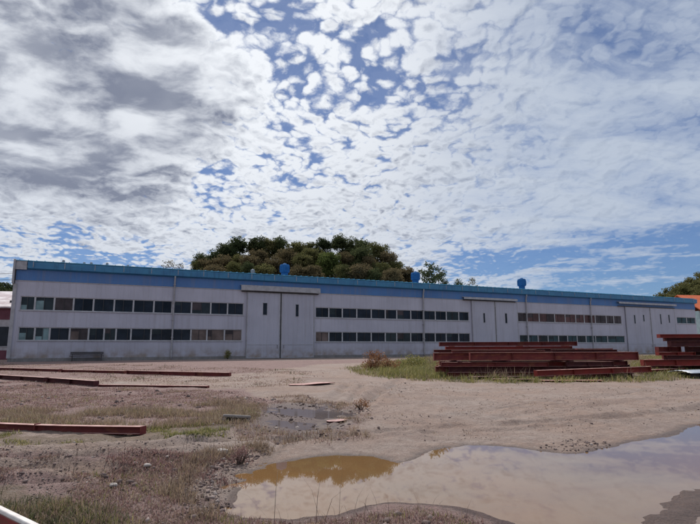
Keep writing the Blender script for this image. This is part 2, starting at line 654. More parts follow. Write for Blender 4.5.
green = np.max([soft(p) for p in GREEN], axis=0)
grav = np.max([soft(p) for p in GRAV], axis=0)
for T in (TRACKS[0], TRACKS[1], TRACKS[8]):
    grav = grav * (1 - .9 * np.exp(-((pdist(XX, YY, T) + .25 * wobx) / .42) ** 2))
s1 = sdist(XX, YY, PUD1)
s2 = sdist(XX, YY, PUD2)
wet = np.maximum(np.exp(-np.clip(s1 + .05, 0, 9) / .22) * .9, np.exp(-np.clip(s2 + .15 + .8 * wobx, 0, 9) / .75))
wet = np.maximum(wet, (1 - sstep(-.03, .05, ZZ - W1)) * (s1 < 1))
for T in TRACKS:
    wet = np.maximum(wet, .62 * np.exp(-(pdist(XX, YY, T) / .2) ** 2) * (YY < 22) * (.55 + 1.2 * vnoise(XX * .8, YY * .8, 15)))
nx, ny = len(xs), len(ys)
ii = np.arange(nx * ny).reshape(ny, nx)
Fq = np.stack([ii[:-1, :-1], ii[:-1, 1:], ii[1:, 1:], ii[1:, :-1]], -1).reshape(-1, 4)
me = array_mesh('ground', np.stack([XX, YY, ZZ], -1).reshape(-1, 3), Fq, MAT['ground'],
                dict(sand=np.ones(nx * ny), gravel=grav.ravel(), green=green.ravel(), wet=wet.ravel()), True)
go = bpy.data.objects.new('ground', me)
COL.objects.link(go)
tag(go, kind='structure')


def sheet(name, P, z, mat, pad):
    x0, y0 = P.min(0) - pad
    x1, y1 = P.max(0) + pad
    mb = MB()
    mb.quad((x0, y0, z), (x1, y0, z), (x1, y1, z), (x0, y1, z))
    o = mb.build(name, mat)
    return tag(o, kind='structure')


# muddy water lies in the hollows; its sheet ends under the banks
pw = MB()
lim = PUD1.copy()
cx, cy = lim.mean(0)


def water(name, P, z, mat, grow):
    """fill a hollow: the outline pushed out a little so that its rim runs under the bank"""
    n = len(P)
    out = []
    for i in range(n):
        a, b, c = P[i - 1], P[i], P[(i + 1) % n]
        t = c - a
        nrm = np.array([t[1], -t[0]])
        nrm /= np.linalg.norm(nrm) + 1e-9
        if sdist(np.array([b[0] + nrm[0] * .05]), np.array([b[1] + nrm[1] * .05]), P)[0] < 0:
            nrm = -nrm
        out.append((*(b + nrm * grow), z))
    me_ = bpy.data.meshes.new(name)
    me_.from_pydata(out, [], [tuple(range(n))])
    me_.materials.append(mat)
    import bmesh
    bm = bmesh.new()
    bm.from_mesh(me_)
    bmesh.ops.triangulate(bm, faces=bm.faces[:])
    for f in bm.faces:
        if f.normal.z < 0:
            f.normal_flip()
    bm.to_mesh(me_)
    bm.free()
    o = bpy.data.objects.new(name, me_)
    COL.objects.link(o)
    return tag(o, kind='structure')


water('puddle', PUD1, W1, MAT['water'], .45)
water('puddle', PUD2, W2, MAT['water2'], .45)

# ------------------------------------------------------------------ the factory
VP = ray(1465, 343.5)
fd = Vector((VP.x, VP.y, 0)).normalized()
ZB = .60
C0 = at(7.5, 360.5, 43.0)
C0.z = ZB
fn = Vector((fd.y, -fd.x, 0))                       # facade looks this way, to the yard


def fac(px, py, off=0.0):
    """(run along the facade, height over its base) seen at a bearing"""
    d = ray(px, py)
    t = ((C0 + fn * off - CAM).dot(fn)) / d.dot(fn)
    p = CAM + d * t - C0
    return p.dot(fd), p.z


bld = empty('factory_building', C0, math.atan2(fd.y, fd.x))
tag(bld, 'long pale factory building with blue band under the roof and two rows of windows', 'factory')
uR, _ = fac(697, 330)
H = (fac(17, 261.5)[1] + fac(340, 279.4)[1] + fac(600, 294)[1]) / 3
zb0 = np.mean([fac(20, 279.6)[1], fac(172, 286)[1], fac(330, 295)[1], fac(470, 299.8)[1]])   # blue band foot
zg0 = H - .68
# window stretches: (row tops/bottoms measured at the ends), mullion bearings, glass kinds
WIN = [
    ((20, 296, 309.8), (168, 300.6, 313.7), [20, 34.7, 54.2, 73.5, 93.5, 114.3, 133.5, 154, 172.3, 191.7, 211, 227.8, 243.8], 'ttbkkkkkkqkk'),
    ((20, 326.5, 339.6), (168, 329.0, 341.8), [18, 34.5, 49.5, 69.5, 88.5, 104, 116, 131, 151, 172.3, 191, 207, 224.5, 242], 'ttknkqkkkknnn'),
    ((316, 307.0, 317.8), (467, 312.0, 320.8), [315.5, 329, 342.5, 357, 371.5, 385.5, 397, 411, 423.5, 435.5, 446.5, 459, 469], 'kkkkkqqkkkqk'),
    ((316, 331.6, 341.9), (467, 333.2, 342.3), [315.5, 329, 342.5, 357, 371.5, 385.5, 397, 411, 423.5, 435.5, 446.5, 459, 470.2], 'nkkkkqqkkkkk'),
    ((518, 313.2, 322.5), (620, 315.2, 323.4), [518, 527, 539.5, 555, 565.5, 576, 584.5, 595.5, 606.5, 614, 621.5], 'brrrrrrbbb'),
    ((520, 335.2, 343.0), (620, 335.5, 342.6), [519.8, 529, 538.5, 548.5, 559, 568, 577.5, 586.5, 596, 608, 625], 'ggqgqgqggg'),
    ((677, 317.2, 323.8), (695, 317.4, 323.6), [677, 687, 695.6], 'gg'),
]
ucut, zcut, holes = {0.0, uR}, {0.0, .28, zb0}, []
units = []
for A, B, mull, kinds in WIN:
    zt = (fac(A[0], A[1])[1] + fac(B[0], B[1])[1]) / 2
    zbm = (fac(A[0], A[2])[1] + fac(B[0], B[2])[1]) / 2
    ym = (A[1] + A[2] + B[1] + B[2]) / 4
    us = [fac(q, ym)[0] for q in mull]
    ucut |= {us[0], us[-1]}
    zcut |= {zt, zbm}
    holes.append((us[0], us[-1], zbm, zt))
    for i, k in enumerate(kinds):
        units.append((us[i], us[i + 1], zbm, zt, k))
ucut, zcut = sorted(ucut), sorted(zcut)
wl = MB()
RD = .14                                           # how deep the windows sit
DEP = 26.0
for i in range(len(ucut) - 1):
    for j in range(len(zcut) - 1):
        a, b, c, d = ucut[i], ucut[i + 1], zcut[j], zcut[j + 1]
        um, zm = (a + b) / 2, (c + d) / 2
        if c < .279 or any(h[0] < um < h[1] and h[2] < zm < h[3] for h in holes):
            continue
        wl.quad((a, 0, c), (b, 0, c), (b, 0, d), (a, 0, d))
for (a, b, c, d) in holes:
    wl.quad((a, 0, c), (a, RD, c), (b, RD, c), (b, 0, c))
    wl.quad((a, 0, d), (b, 0, d), (b, RD, d), (a, RD, d))
    wl.quad((a, 0, c), (a, 0, d), (a, RD, d), (a, RD, c))
    wl.quad((b, 0, c), (b, RD, c), (b, RD, d), (b, 0, d))
RISE = 1.1
wl.quad((0, DEP, 0), (0, 0, 0), (0, 0, H - .05), (0, DEP, H - .05))
wl.quad((uR, 0, 0), (uR, DEP, 0), (uR, DEP, H - .05), (uR, 0, H - .05))
wl.quad((uR, DEP, 0), (0, DEP, 0), (0, DEP, H - .05), (uR, DEP, H - .05))
for ux in (0, uR):
    wl.v += [(ux, 0, H - .05), (ux, DEP, H - .05), (ux, DEP / 2, H - .05 + RISE)]
    n = len(wl.v)
    wl.f.append((n - 3, n - 2, n - 1))
    wl.m.append(0)
wl.build('wall', MAT['wall'], bld)
pl = MB()
pl.box(-.03, uR + .03, -.05, .3, -.4, .28)
pl.build('plinth', MAT['plinth'], bld)
# horizontal flashings where the panel rows meet
fl = MB()
for z in (fac(20, 314)[1] * .5 + 1.95 * .0 + fac(340, 324)[1] * .5,):
    pass
fl.box(.1, uR - .1, -.035, -.002, zb0 - .06, zb0 + .005)
fl.build('flashing', MAT['frame'], bld)
bb = MB()
bb.box(.02, uR - .02, -.06, -.003, zb0 + .007, zg0 + .1)
bb.build('blue_band', MAT['blue'], bld)
# eaves gutter: lipped box section with brackets
gt = MB()
gp = [(-.42, H - .10), (-.38, H - .58), (-.08, H - .68), (-.065, H - .68), (-.065, H - .04), (-.10, H - .04), (-.36, H - .08), (-.38, H - .05), (-.42, H - .05)]
gu0 = fac(28, 268)[0]
gt.prism(gp, gu0, uR + .15)
gt.build('gutter', MAT['gutter'], bld)
u = gu0 + .4
while u < uR:
    gb = MB()
    gb.box(u - .022, u + .022, -.432, -.06, H - .10, H - .03)
    gb.box(u - .022, u + .022, -.435, -.421, H - .5, H - .1)
    gb.build('gutter_bracket', MAT['pipe'], bld)
    u += 2.3
ec = MB()
ec.box(-.12, gu0 - .05, -.30, -.062, zg0 - .02, H + .02)
ec.box(-.20, -.06, -.42, .6, zb0 - .3, H + .10)
ec.build('end_capping', MAT['pipe'], bld)
cp = MB()
cp.box(-.11, .16, -.10, -.003, .28, zb0 - .32)
cp.build('corner_trim', MAT['pipe'], bld)
rf = MB()
NR = 120
for sgn in (0, 1):
    y0, y1 = (-.36, DEP / 2) if sgn == 0 else (DEP / 2, DEP + .36)
    z0, z1 = (H, H + RISE) if sgn == 0 else (H + RISE, H)
    rf.prism([(y0, z0), (y1, z1), (y1, z1 + .06), (y0, z0 + .06)], -.19, uR + .25)
# standing seams
u = .2
while u < uR:
    for sgn in (0, 1):
        y0, y1 = (-.36, DEP / 2) if sgn == 0 else (DEP / 2, DEP + .36)
        z0, z1 = (H + .06, H + RISE + .06) if sgn == 0 else (H + RISE + .06, H + .06)
        rf.prism([(y0, z0 - .01), (y1, z1 - .01), (y1, z1 + .05), (y0, z0 + .05)], u - .02, u + .02)
    u += .6
rf.build('roof', MAT['roof'], bld)

# windows, each with its frame
for (a, b, c, d, k) in units:
    w = MB()
    mm = (a + b) / 2 + random.uniform(-.05, .05) + (random.choice((-.35, .3)) if random.random() < .14 else 0)
    alt = random.choice({'k': 'kkkkkK', 't': 'ttq', 'q': 'qqk', 'n': 'nnnb', 'r': 'rrrb', 'b': 'bbb', 'g': 'ggq'}[k])
    w.box(a + .03, mm, RD - .04, RD + .02, c + .03, d - .03, 0)
    w.box(mm + .001, b - .03, RD - .025, RD + .02, c + .03, d - .03, 1)
    if k != 'k' and random.random() < .5 or random.random() < .12:          # a blind or board behind part of the pane
        w.box(a + .06, mm - .03, RD - .044, RD - .0405, d - random.uniform(.25, .7) * (d - c), d - .06, 2)
    wo = w.build('window', [G[k], G[alt], G['q' if k in 'ktg' else 'b']], bld)
    f = MB()
    t = .065
    f.box(a, a + t, RD - .10, RD - .041, c, d)
    f.box(b - t, b, RD - .10, RD - .041, c, d)
    f.box(a + t, b - t, RD - .10, RD - .041, c, c + t)
    f.box(a + t, b - t, RD - .10, RD - .041, d - t, d)
    f.box(mm - .018, mm + .018, RD - .085, RD - .041, c + t, d - t, 1)
    f.build('frame', [MAT['frame'], MAT['steel_dark']], wo)
for (a, b, c, d) in holes:
    s = MB()
    s.box(a - .05, b + .05, -.07, RD - .105, c - .05, c - .002)
    s.build('sill', MAT['frame'], bld)


def slit_window(px0, px1, py0, py1, parent):
    a, c = fac((px0 + px1) / 2, py1)
    w0 = fac(px0, (py0 + py1) / 2)[0]
    w1 = fac(px1, (py0 + py1) / 2)[0]
    d = fac((px0 + px1) / 2, py0)[1]
    w = MB()
    w.box(w0, w1, -.155, -.148, c, d)
    wo = w.build('slit_window', G['k'], parent)
    f = MB()
    t = .035
    f.box(w0 - t, w0, -.17, -.146, c - t, d + t)
    f.box(w1, w1 + t, -.17, -.146, c - t, d + t)
    f.box(w0, w1, -.17, -.146, d, d + t)
    f.box(w0, w1, -.17, -.146, c - t, c)
    f.build('frame', MAT['frame'], wo)


def sliding_doors(xl, xm, xr, ytop, ymid, rail, slits, gap=.06):
    zt = fac(xm, ytop)[1]
    e = [fac(xl, ymid)[0], fac(xm, ymid)[0], fac(xr, ymid)[0]]
    zs = zt * .205
    for i in range(2):
        a, b = e[i], e[i + 1]
        if i == 0:
            b -= gap
        else:
            a += gap
        dm = MB()
        dm.box(a, b, -.145, -.075, .06, zt)
        lf = dm.build('sliding_door', MAT['door'], bld)
        tr = MB()
        t = .07
        for (p, q, r_, s_) in ((a - .01, a + t, .05, zt), (b - t, b + .01, .05, zt), (a + t, b - t, .05, .14), (a + t, b - t, zs, zs + .05), (a + t, b - t, zt - .08, zt)):
            tr.box(p, q, -.160, -.146, r_, s_)
        tr.build('trim', MAT['pipe'], lf)
        hd = MB()
        hx = b - .25 if i == 0 else a + .25
        hd.tube([(hx, -.16, 1.0), (hx, -.22, 1.02), (hx, -.22, 1.28), (hx, -.16, 1.3)], .018, 6)
        hd.build('handle', MAT['steel_dark'], lf)
        for s in slits[i]:
            slit_window(*s, lf)
    sl = MB()
    sl.box(e[1] - gap + .012, e[1] + gap - .012, -.135, -.08, .06, zt)  # near-black strip standing in for the shade in the gap between leaves
    sl.build('door_gap', MAT['dark'], bld)
    ra = MB()
    u0_, z0_ = fac(rail[0], rail[1], .45)
    u1_, z1_ = fac(rail[2], rail[3], .45)
    zz = (z0_ + z1_) / 2
    th = rail[4]
    ra.prism([(-.062, zz + .02), (-.45, zz - .05), (-.47, zz - th), (-.43, zz - th), (-.43, zz - .1), (-.062, zz - .06)], u0_, u1_)
    ra.build('door_canopy', MAT['pipe'], bld)
    rr = MB()
    rr.box(u0_ + .1, u1_ - .1, -.2, -.10, zt + .012, zt + .11)
    rr.build('door_rail', MAT['steel_dark'], bld)


sliding_doors(246.3, 280.2, 313.5, 293.6, 325, (241.5, 284.6, 320.5, 287.8, .55),
              ([(262.6, 266.6, 303.2, 315)], [(295.2, 298, 304.6, 316.6)]), .07)
sliding_doors(471.8, 495, 517.3, 301.8, 325, (464, 296, 517.5, 299.2, .3),
              ([(482.6, 484.2, 313.3, 322.6)], [(504.3, 506.2, 313.5, 323.2)]), .05)
sliding_doors(626, 650.5, 675, 308, 328, (619, 301.3, 676.5, 304.2, .3),
              ([(633.2, 634.4, 315.2, 323.6), (642.2, 643.3, 315, 321.4)], [(659.3, 660.3, 314.3, 324.2), (667.6, 668.7, 315, 322.8)]), .05)


def downpipe(px, y0, zlow):
    u_, z = fac(px, y0)
    d = MB()
    d.tube([(u_, -.30, H - .6), (u_, -.28, H - .85), (u_, -.16, H - 1.15), (u_, -.15, zlow + .3), (u_, -.15, zlow)], .075, 10)
    z = H - 1.4
    while z > zlow + .3:
        d.box(u_ - .10, u_ + .10, -.245, -.004, z - .03, z + .03)
        z -= 1.6
    d.build('downpipe', MAT['pipe'], bld, True)


for px, y0 in ((173.8, 300), (422.8, 310), (526, 315), (590.5, 318)):
    downpipe(px, y0, .1)


def roof_vent(px, w, h, setb, mat, cap):
    u_, _ = fac(px, 280, -setb)
    zr = H + RISE * setb / (DEP / 2) + .03
    v = MB()
    r_ = w / 2
    v.lathe([(r_ * .74, 0), (r_ * .74, h * .40), (r_, h * .42), (r_ * 1.02, h * .62), (r_ * 1.02, h * .84), (r_ * .92, h * .90), (r_ * .45, h * .93), (r_ * .30, h * .98), (.01, h)], 20, 0, (u_, setb, zr - .1))
    o = v.build('roof_vent', mat, bld)
    c = MB()
    for k in range(14):
        an = 2 * math.pi * k / 14
        mt = Matrix.Translation((u_, setb, zr - .1)) @ Matrix.Rotation(an, 4, 'Z')
        c.box(r_ * .98, r_ * 1.09, -.012, .012, h * .47, h * .79, 0, mt)
    c.box(u_ - r_ * .95, u_ + r_ * .95, setb - r_ * .95, setb + r_ * .95, zr - .25, zr + .08)
    c.build('louvre', mat, o)


roof_vent(284.5, 1.02, 1.75, 4.0, MAT['vent'], 1)
roof_vent(415.5, 1.05, 1.85, 4.0, MAT['vent'], 1)
roof_vent(521.5, 1.10, 1.95, 4.0, MAT['vent'], 1)
roof_vent(252.5, .40, .85, 3.2, MAT['galv'], 1)
for px, h in ((62, .62), (83, .5), (90, .55), (106, .6), (127, .5)):
    roof_vent(px, .2, h * .8, 1.2, MAT['pipe'], 0)

# dark low bench and weeds against the wall
u_, _ = fac(87, 356)
be = empty('bench', bld.matrix_world @ Vector((0, 0, 0)))
pb = C0 + fd * u_ + fn * .5
be.location = (pb.x, pb.y, ZB)
be.rotation_euler.z = math.atan2(fd.y, fd.x)
tag(be, 'low dark bench standing against the pale factory wall under the windows', 'bench')
b = MB()
for k in range(3):
    b.box(-1.3, 1.3, -.24 + k * .165, -.09 + k * .165, .40, .45)
b.build('seat', MAT['steel_dark'], be, bevel=.006)
b = MB()
for k in range(2):
    b.box(-1.25, 1.25, .27, .30, .55 + k * .12, .64 + k * .12)
b.build('backrest', MAT['steel_dark'], be)
for sx in (-1.1, 1.1):
    for sy in (-.18, .2):
        b = MB()
        b.box(sx - .03, sx + .03, sy - .03, sy + .03, -.05, .398 if sy < 0 else .55)
        b.build('leg', MAT['steel_dark'], be)

# ------------------------------------------------------------------ steel beams


def h_profile(h, w, tf, tw):
    return [(-w / 2, 0), (w / 2, 0), (w / 2, tf), (tw / 2, tf), (tw / 2, h - tf), (w / 2, h - tf), (w / 2, h), (-w / 2, h),
            (-w / 2, h - tf), (-tw / 2, h - tf), (-tw / 2, tf), (-w / 2, tf)]


def beam(p, q, h, w, kind, label, tilt=0.0, lie=False, plates=True, group=None, cat='steel beam', bend=0.0):
    """H-section from p to q (centre of its underside)"""
    p, q = Vector(p), Vector(q)
    L = (q - p).length
    d = (q - p).normalized()
    o = empty('steel_beam', p)
    rz = math.atan2(d.y, d.x)
    ry = -math.asin(d.z)
    o.rotation_euler = (0, ry, rz)
    tag(o, label, cat, group)
    pr = h_profile(h, w, max(.014, h * .055), max(.010, h * .035))
    if lie:
        pr = [(z - h / 2, y + w / 2) for (y, z) in pr][::-1]
    mb = MB()
    mb.prism(pr, 0, L, nseg=8, bend=bend)
    ho = mb.build('section', STEEL[kind], o, bevel=.004)
    if plates and not lie:
        for xe in (-.014, L):
            e = MB()
            e.box(xe, xe + .014, -w / 2 - .004, w / 2 + .004, -.004, h + .004)
            e.build('end_plate', STEEL[kind], o)
        n = max(2, int(L / 1.6))
        for k in range(1, n):
            x = L * k / n + random.uniform(-.1, .1)
            for s in (-1, 1):
                st = MB()
                st.box(x - .006, x + .006, s * h * .018 if s > 0 else -w / 2 + .004, w / 2 - .004 if s > 0 else -h * .018, h * .06, h * .94)
                st.build('stiffener', STEEL[kind], o)
    return o


def X_at(px, Y, py=360):
    return at(px, py, Y).x


ZP = -.33


def pile_beam(x0, Y0, x1, Y1, z, h, w, kind, label, **kw):
    z += ZP
    return beam((X_at(x0, Y0), Y0, z), (X_at(x1, Y1), Y1, z + kw.pop('dz', 0)), h, w, kind, label, group='steel beams in the big pile', **kw)


# bearers under the big pile (short timbers across)
def bearer(px, Y0, Y1, z0, z1, label, mat='d'):
    xa = X_at(px, (Y0 + Y1) / 2)
    o = empty('bearer', (xa, (Y0 + Y1) / 2, z0))
    tag(o, label, 'bearer', 'bearers under the big pile')
    mb = MB()
    mb.prism(h_profile(z1 - z0, .2, .018, .014), -(Y1 - Y0) / 2, (Y1 - Y0) / 2)
    b_ = mb.build('section', STEEL[mat], o)
    o.rotation_euler.z = math.pi / 2 + random.uniform(-.04, .04)


Yp0, Yp1 = 23.9, 26.9
for px, lab in ((449, 'short dark cross bearer at the left end of the big beam pile'),
                (478, 'short dark cross bearer under the big pile below the second pair of doors'),
                (525, 'short dark cross bearer under the middle of the big beam pile'),
                (572, 'short dark cross bearer under the big pile behind the front red beam'),
                (615, 'short dark cross bearer near the right end of the big beam pile')):
    bearer(px, Yp0, Yp1, .50 + ZP, .63 + ZP, lab)
WHERE = ('at the front', 'second from the front', 'in the middle', 'second from the back', 'at the back')
CN = dict(m='maroon', d='dark', r='bright red', o='rusty orange')
for li, (z, h, row) in enumerate((
        (.632, .20, ((446, 24.0, 610, 'm'), (455, 24.6, 634, 'd'), (439, 25.2, 612, 'r'), (460, 25.8, 630, 'd'), (448, 26.4, 618, 'm'))),
        (.836, .24, ((452, 24.12, 600, 'd'), (441, 24.6, 626, 'm'), (470, 25.15, 633, 'd'), (438, 25.75, 606, 'r'), (456, 26.3, 628, 'd'))),
        (1.080, .20, ((443, 24.06, 560, 'm'), (462, 24.62, 622, 'r'), (449, 25.2, 634, 'm'), (455, 25.75, 615, 'd'), (440, 26.35, 626, 'm'))))):
    for k_, (a, Ya, b, kk) in enumerate(row):
        pile_beam(a + random.uniform(-6, 6), Ya, b + random.uniform(-14, 6), Ya + random.uniform(-.2, .2), z, h, .24 + random.uniform(-.03, .03), kk, '%s beam %s of the %s layer of the big pile' % (CN[kk], WHERE[k_], ('lowest', 'second', 'third')[li]))
pile_beam(566, 24.02, 612, 24.1, 1.080, .20, .2, 'd', 'short dark beam at the front right of the third layer of the big pile')
for px, lab in ((455, 'thin spacer bar between the layers at the left end of the big pile'),
                (500, 'thin spacer bar between the layers left of the middle of the big pile'),
                (560, 'thin spacer bar between the layers right of the middle of the big pile'),
                (607, 'thin spacer bar between the layers at the right end of the big pile')):
    bearer(px, Yp0 + .05, Yp1 - .2, 1.283 + ZP, 1.345 + ZP, lab, 'd')
pile_beam(470, 24.05, 637, 24.15, 1.348, .355, .26, 'm', 'long maroon beam on the front edge of the big pile, its right end sticking out')
pile_beam(434, 24.55, 560, 24.6, 1.348, .34, .26, 'm', 'maroon beam with pale dusty sunlit top sticking out left of the big pile')
pile_beam(440, 25.1, 630, 25.1, 1.348, .355, .26, 'd', 'dark beam in the middle of the upper layer of the big pile')
pile_beam(448, 25.65, 612, 25.7, 1.348, .355, .24, 'm', 'maroon beam behind the middle of the upper layer of the big pile')
pile_beam(455, 26.25, 620, 26.25, 1.348, .355, .24, 'd', 'dark beam at the back of the upper layer of the big pile')
pile_beam(434, 25.1, 536, 25.15, 1.704, .13, .30, 'm', 'thin flat maroon beam with dusty sunlit pink top on the left of the big pile', plates=False)
pile_beam(530, 25.45, 583, 25.45, 1.704, .16, .25, 'd', 'short dark beam lying on top of the big pile beside the red one')
pile_beam(577, 25.2, 612, 25.25, 1.706, .15, .26, 'r', 'short bright red beam lying on the right top of the big pile')
for px, lab in ((452, 'small block holding up the left end of the topmost beam'), (520, 'small block holding up the middle of the topmost beam'), (566, 'small block holding up the right end of the topmost beam')):
    bearer(px, 26.0, 26.5, 1.704 + ZP, 1.99 + ZP, lab, 'm')
pile_beam(440, 26.25, 577, 26.25, 1.992, .20, .26, 'm', 'long thin maroon beam lying topmost on the big pile')
pile_beam(446, 25.74, 572, 25.76, 1.706, .27, .22, 'r', 'bright red beam lying behind the thin flat one on top of the big pile')
pile_beam(452, 24.62, 545, 24.7, 1.706, .09, .22, 'm', 'flat bar with pink dusty sunlit top lying on the front left of the big pile', plates=False)
pile_beam(552, 24.5, 618, 24.62, 1.706, .11, .2, 'd', 'flat dark bar lying on the front right of the big pile', plates=False)
# in front of the pile
for px, Y, h_, lab in ((562, 22.7, .20, 'dark block under the left half of the front red beam'), (628, 23.5, .24, 'dark block under the right half of the front red beam')):
    z = hz(X_at(px, Y), Y)
    bearer(px, Y - .25, Y + .25, z - .03, z + h_, lab)
pz = hz(X_at(562, 22.7), 22.7) + .202
qz = hz(X_at(628, 23.5), 23.5) + .242
dz = (qz - pz) / (X_at(628, 23.5) - X_at(562, 22.7)) * (X_at(648, 23.75) - X_at(535, 22.4))
z0 = pz - (qz - pz) / (X_at(628, 23.5) - X_at(562, 22.7)) * (X_at(562, 22.7) - X_at(535, 22.4))
pile_beam(535, 22.4, 648, 23.75, z0 - ZP, .24, .25, 'r', 'red beam with pink dusty sunlit top lying in front of the big pile', dz=dz)
def gbeam(a, Ya, b, Yb, h, w, k, lab, grp, sink=.03, **kw):
    xa, xb = X_at(a, Ya), X_at(b, Yb)
    za, zb_ = hz(xa, Ya), hz(xb, Yb)
    return beam((xa, Ya, za - sink), (xb, Yb, zb_ - sink), h, w, k, lab, group=grp, **kw)


gbeam(540, 21.6, 600, 21.9, .10, .34, 'o', 'rusty orange channel lying flat in the grass before the big pile', 'loose steel in the grass', lie=False, plates=False)
gbeam(492, 22.0, 530, 22.1, .12, .26, 'm', 'short maroon beam in the grass before the middle of the big pile', 'loose steel in the grass', plates=False)
gbeam(640, 25.5, 681, 26.6, .22, .24, 'r', 'red beam in the grass between the two piles', 'loose steel in the grass')
gbeam(470, 23.1, 520, 23.2, .16, .24, 'd', 'dark short beam half hidden in weeds before the big pile', 'loose steel in the grass', plates=False)

# the pile at the right edge
YR = 27.5
zr = hz(X_at(680, YR), YR)
gR = 'steel beams in the right hand pile'
for px, lab in ((664, 'short bearer at the left end of the right hand pile'), (690, 'short bearer under the middle of the right hand pile'), (720, 'short bearer at the right end of the right hand pile')):
    xa = X_at(px, YR)
    o = empty('bearer', (xa, YR, zr - .1))
    tag(o, lab, 'bearer', 'bearers under the right hand pile')
    mb = MB()
    mb.prism(h_profile(.42, .22, .018, .014), -1.2, 1.2)
    mb.build('section', STEEL['d'], o)
    o.rotation_euler.z = math.pi / 2 + .02


def rbeam(a, Y, b, py_bot, py_top, w, k, lab, **kw):
    zt = at((a + b) / 2, py_top, Y).z
    zb_ = at((a + b) / 2, py_bot, Y).z
    return zb_, zt


rz0 = zr + .322
RP = [(642, 26.7, 745, .30, 'r', 'red beam at the bottom of the right hand pile, sticking out left', 0),
      (655, 27.3, 750, .30, 'd', 'dark beam in the middle of the bottom layer of the right hand pile', 0),
      (650, 28.0, 748, .30, 'm', 'maroon beam at the back of the bottom layer of the right hand pile', 0),
      (666, 26.8, 740, .20, 'd', 'dark beam at the front of the second layer of the right hand pile', 1),
      (664, 27.9, 742, .20, 'm', 'maroon beam at the back of the second layer of the right hand pile', 1),
      (658, 26.8, 694, .16, 'r', 'short red beam with pink top in the right hand pile', 2),
      (672, 27.7, 745, .16, 'd', 'dark beam behind the short pink topped one in the right hand pile', 2),
      (658, 27.2, 680, .26, 'm', 'short maroon beam sticking out left below the dark stack of the right hand pile', 3),
      (688, 27.3, 748, .26, 'd', 'dark beam end to end with the short maroon one in the right hand pile', 3),
      (671, 26.8, 740, .28, 'd', 'dark beam at the front of the dark stack in the right hand pile', 4),
      (673, 27.5, 745, .28, 'd', 'dark beam at the back of the dark stack in the right hand pile', 4),
      (667, 27.1, 745, .16, 'd', 'thin dark beam under the topmost one of the right hand pile', 5),
      (661, 27.0, 750, .18, 'r', 'dusty sunlit red beam lying topmost on the right hand pile', 6)]
hts = {}
for r_ in RP:
    hts[r_[6]] = max(hts.get(r_[6], 0), r_[3])
zl = {}
acc = rz0
for k in sorted(hts):
    zl[k] = acc
    acc += hts[k] + .003
for (a, Y, b, h, k, lab, lv) in RP:
    beam((X_at(a, Y), Y, zl[lv]), (X_at(b, Y + .1), Y + .1, zl[lv]), h, .30, k, lab, group=gR)

# long rails lying in the weeds on the left
gl = 'steel beams lying in the weeds on the left'


def lbeam(a, ya, b, yb, h, w, k, lab, sink=.03, bend=0.0, **kw):
    p, q = ghit(a, ya), ghit(b, yb)
    p.z = hz(p.x, p.y) - sink
    q.z = hz(q.x, q.y) - sink
    return beam(p, q, h, w, k, lab, group=gl, bend=bend, **kw)


lbeam(-6, 370.0, 60, 372.2, .17, .22, 'm', 'maroon beam at the left end of the far row in the weeds')
lbeam(63, 372.7, 125, 374.2, .17, .22, 'm', 'maroon beam in the middle of the far row in the weeds')
lbeam(128, 374.4, 230, 375.8, .20, .22, 'm', 'maroon beam at the right end of the far row in the weeds')
lbeam(-20, 377.8, 46, 383.2, .22, .22, 'd', 'dark beam at the left end of the second row in the weeds')
lbeam(49, 383.6, 96, 386.4, .24, .22, 'd', 'dark beam in the middle of the second row in the weeds')
lbeam(100, 386.6, 208, 387.4, .12, .20, 'm', 'rusty low beam at the right end of the second row, sunk in weeds', .04)
lbeam(-60, 428.0, 142.5, 436.6, .135, .15, 'm', 'long red beam nearest the camera lying alone in the weeds', -.02, bend=-.03)

# red and white board in the grass at the near left corner
def on_level(px, py, z):
    d_ = ray(px, py)
    return CAM + d_ * ((z - CH) / d_.z)


p, q = on_level(-60, 482, .33), on_level(31, 527, .33)
p.z, q.z = .33 - .235, .33 - .235
o = empty('barrier_board', p)
d = q - p
o.rotation_euler = (R(-14), -math.asin(d.normalized().z), math.atan2(d.y, d.x))
tag(o, 'weathered red board with a white top edge lying in grass at the near left corner', 'barrier board')
L = d.length + 1.2
mb = MB()
mb.box(0, L, -.03, .03, 0, .20)
mb.build('board', STEEL['r'], o, bevel=.008)
mb = MB()
mb.box(-.01, L + .01, -.035, .035, .202, .236)
mb.build('edge_strip', MAT['white'], o, bevel=.01)

# pale blue metal sheet on a dark skid in the weeds at right
p = ghit(691, 377.5)
zg = hz(p.x, p.y)
o = empty('skid', (p.x, p.y, zg), R(5))
tag(o, 'dark low skid carrying the pale blue sheet in the weeds at the right edge', 'skid')
for yy in (-.35, .35):
    mb = MB()
    mb.box(-.25, 2.6, yy - .06, yy + .06, -.03, .12)
    mb.build('runner', MAT['steel_dark'], o, bevel=.01)
for k in range(6):
    mb = MB()
    mb.box(-.2 + k * .5, .0 + k * .5, -.5, .5, .122, .16)
    mb.build('board', MAT['steel_dark'], o, bevel=.006)
o = empty('metal_sheet', (p.x, p.y, zg + .162), R(5))
tag(o, 'pale blue grey bent metal sheet lying on a dark skid at the right edge', 'metal sheet')
mb = MB()
N = 16
prf = [(-.75 + 1.5 * i / N, .015 + .09 * math.sin(math.pi * i / N) + .012 * math.sin(i * 2.4)) for i in range(N + 1)]
prf2 = [(y, z + .012) for (y, z) in prf]
mb.prism((prf2 + prf[::-1])[::-1], -.55, 2.9, nseg=8, bend=.03)
mb.build('sheet', simple('pale_blue_zinc', (.36, .40, .46), .5, scale=3, stain=.5), o, True)

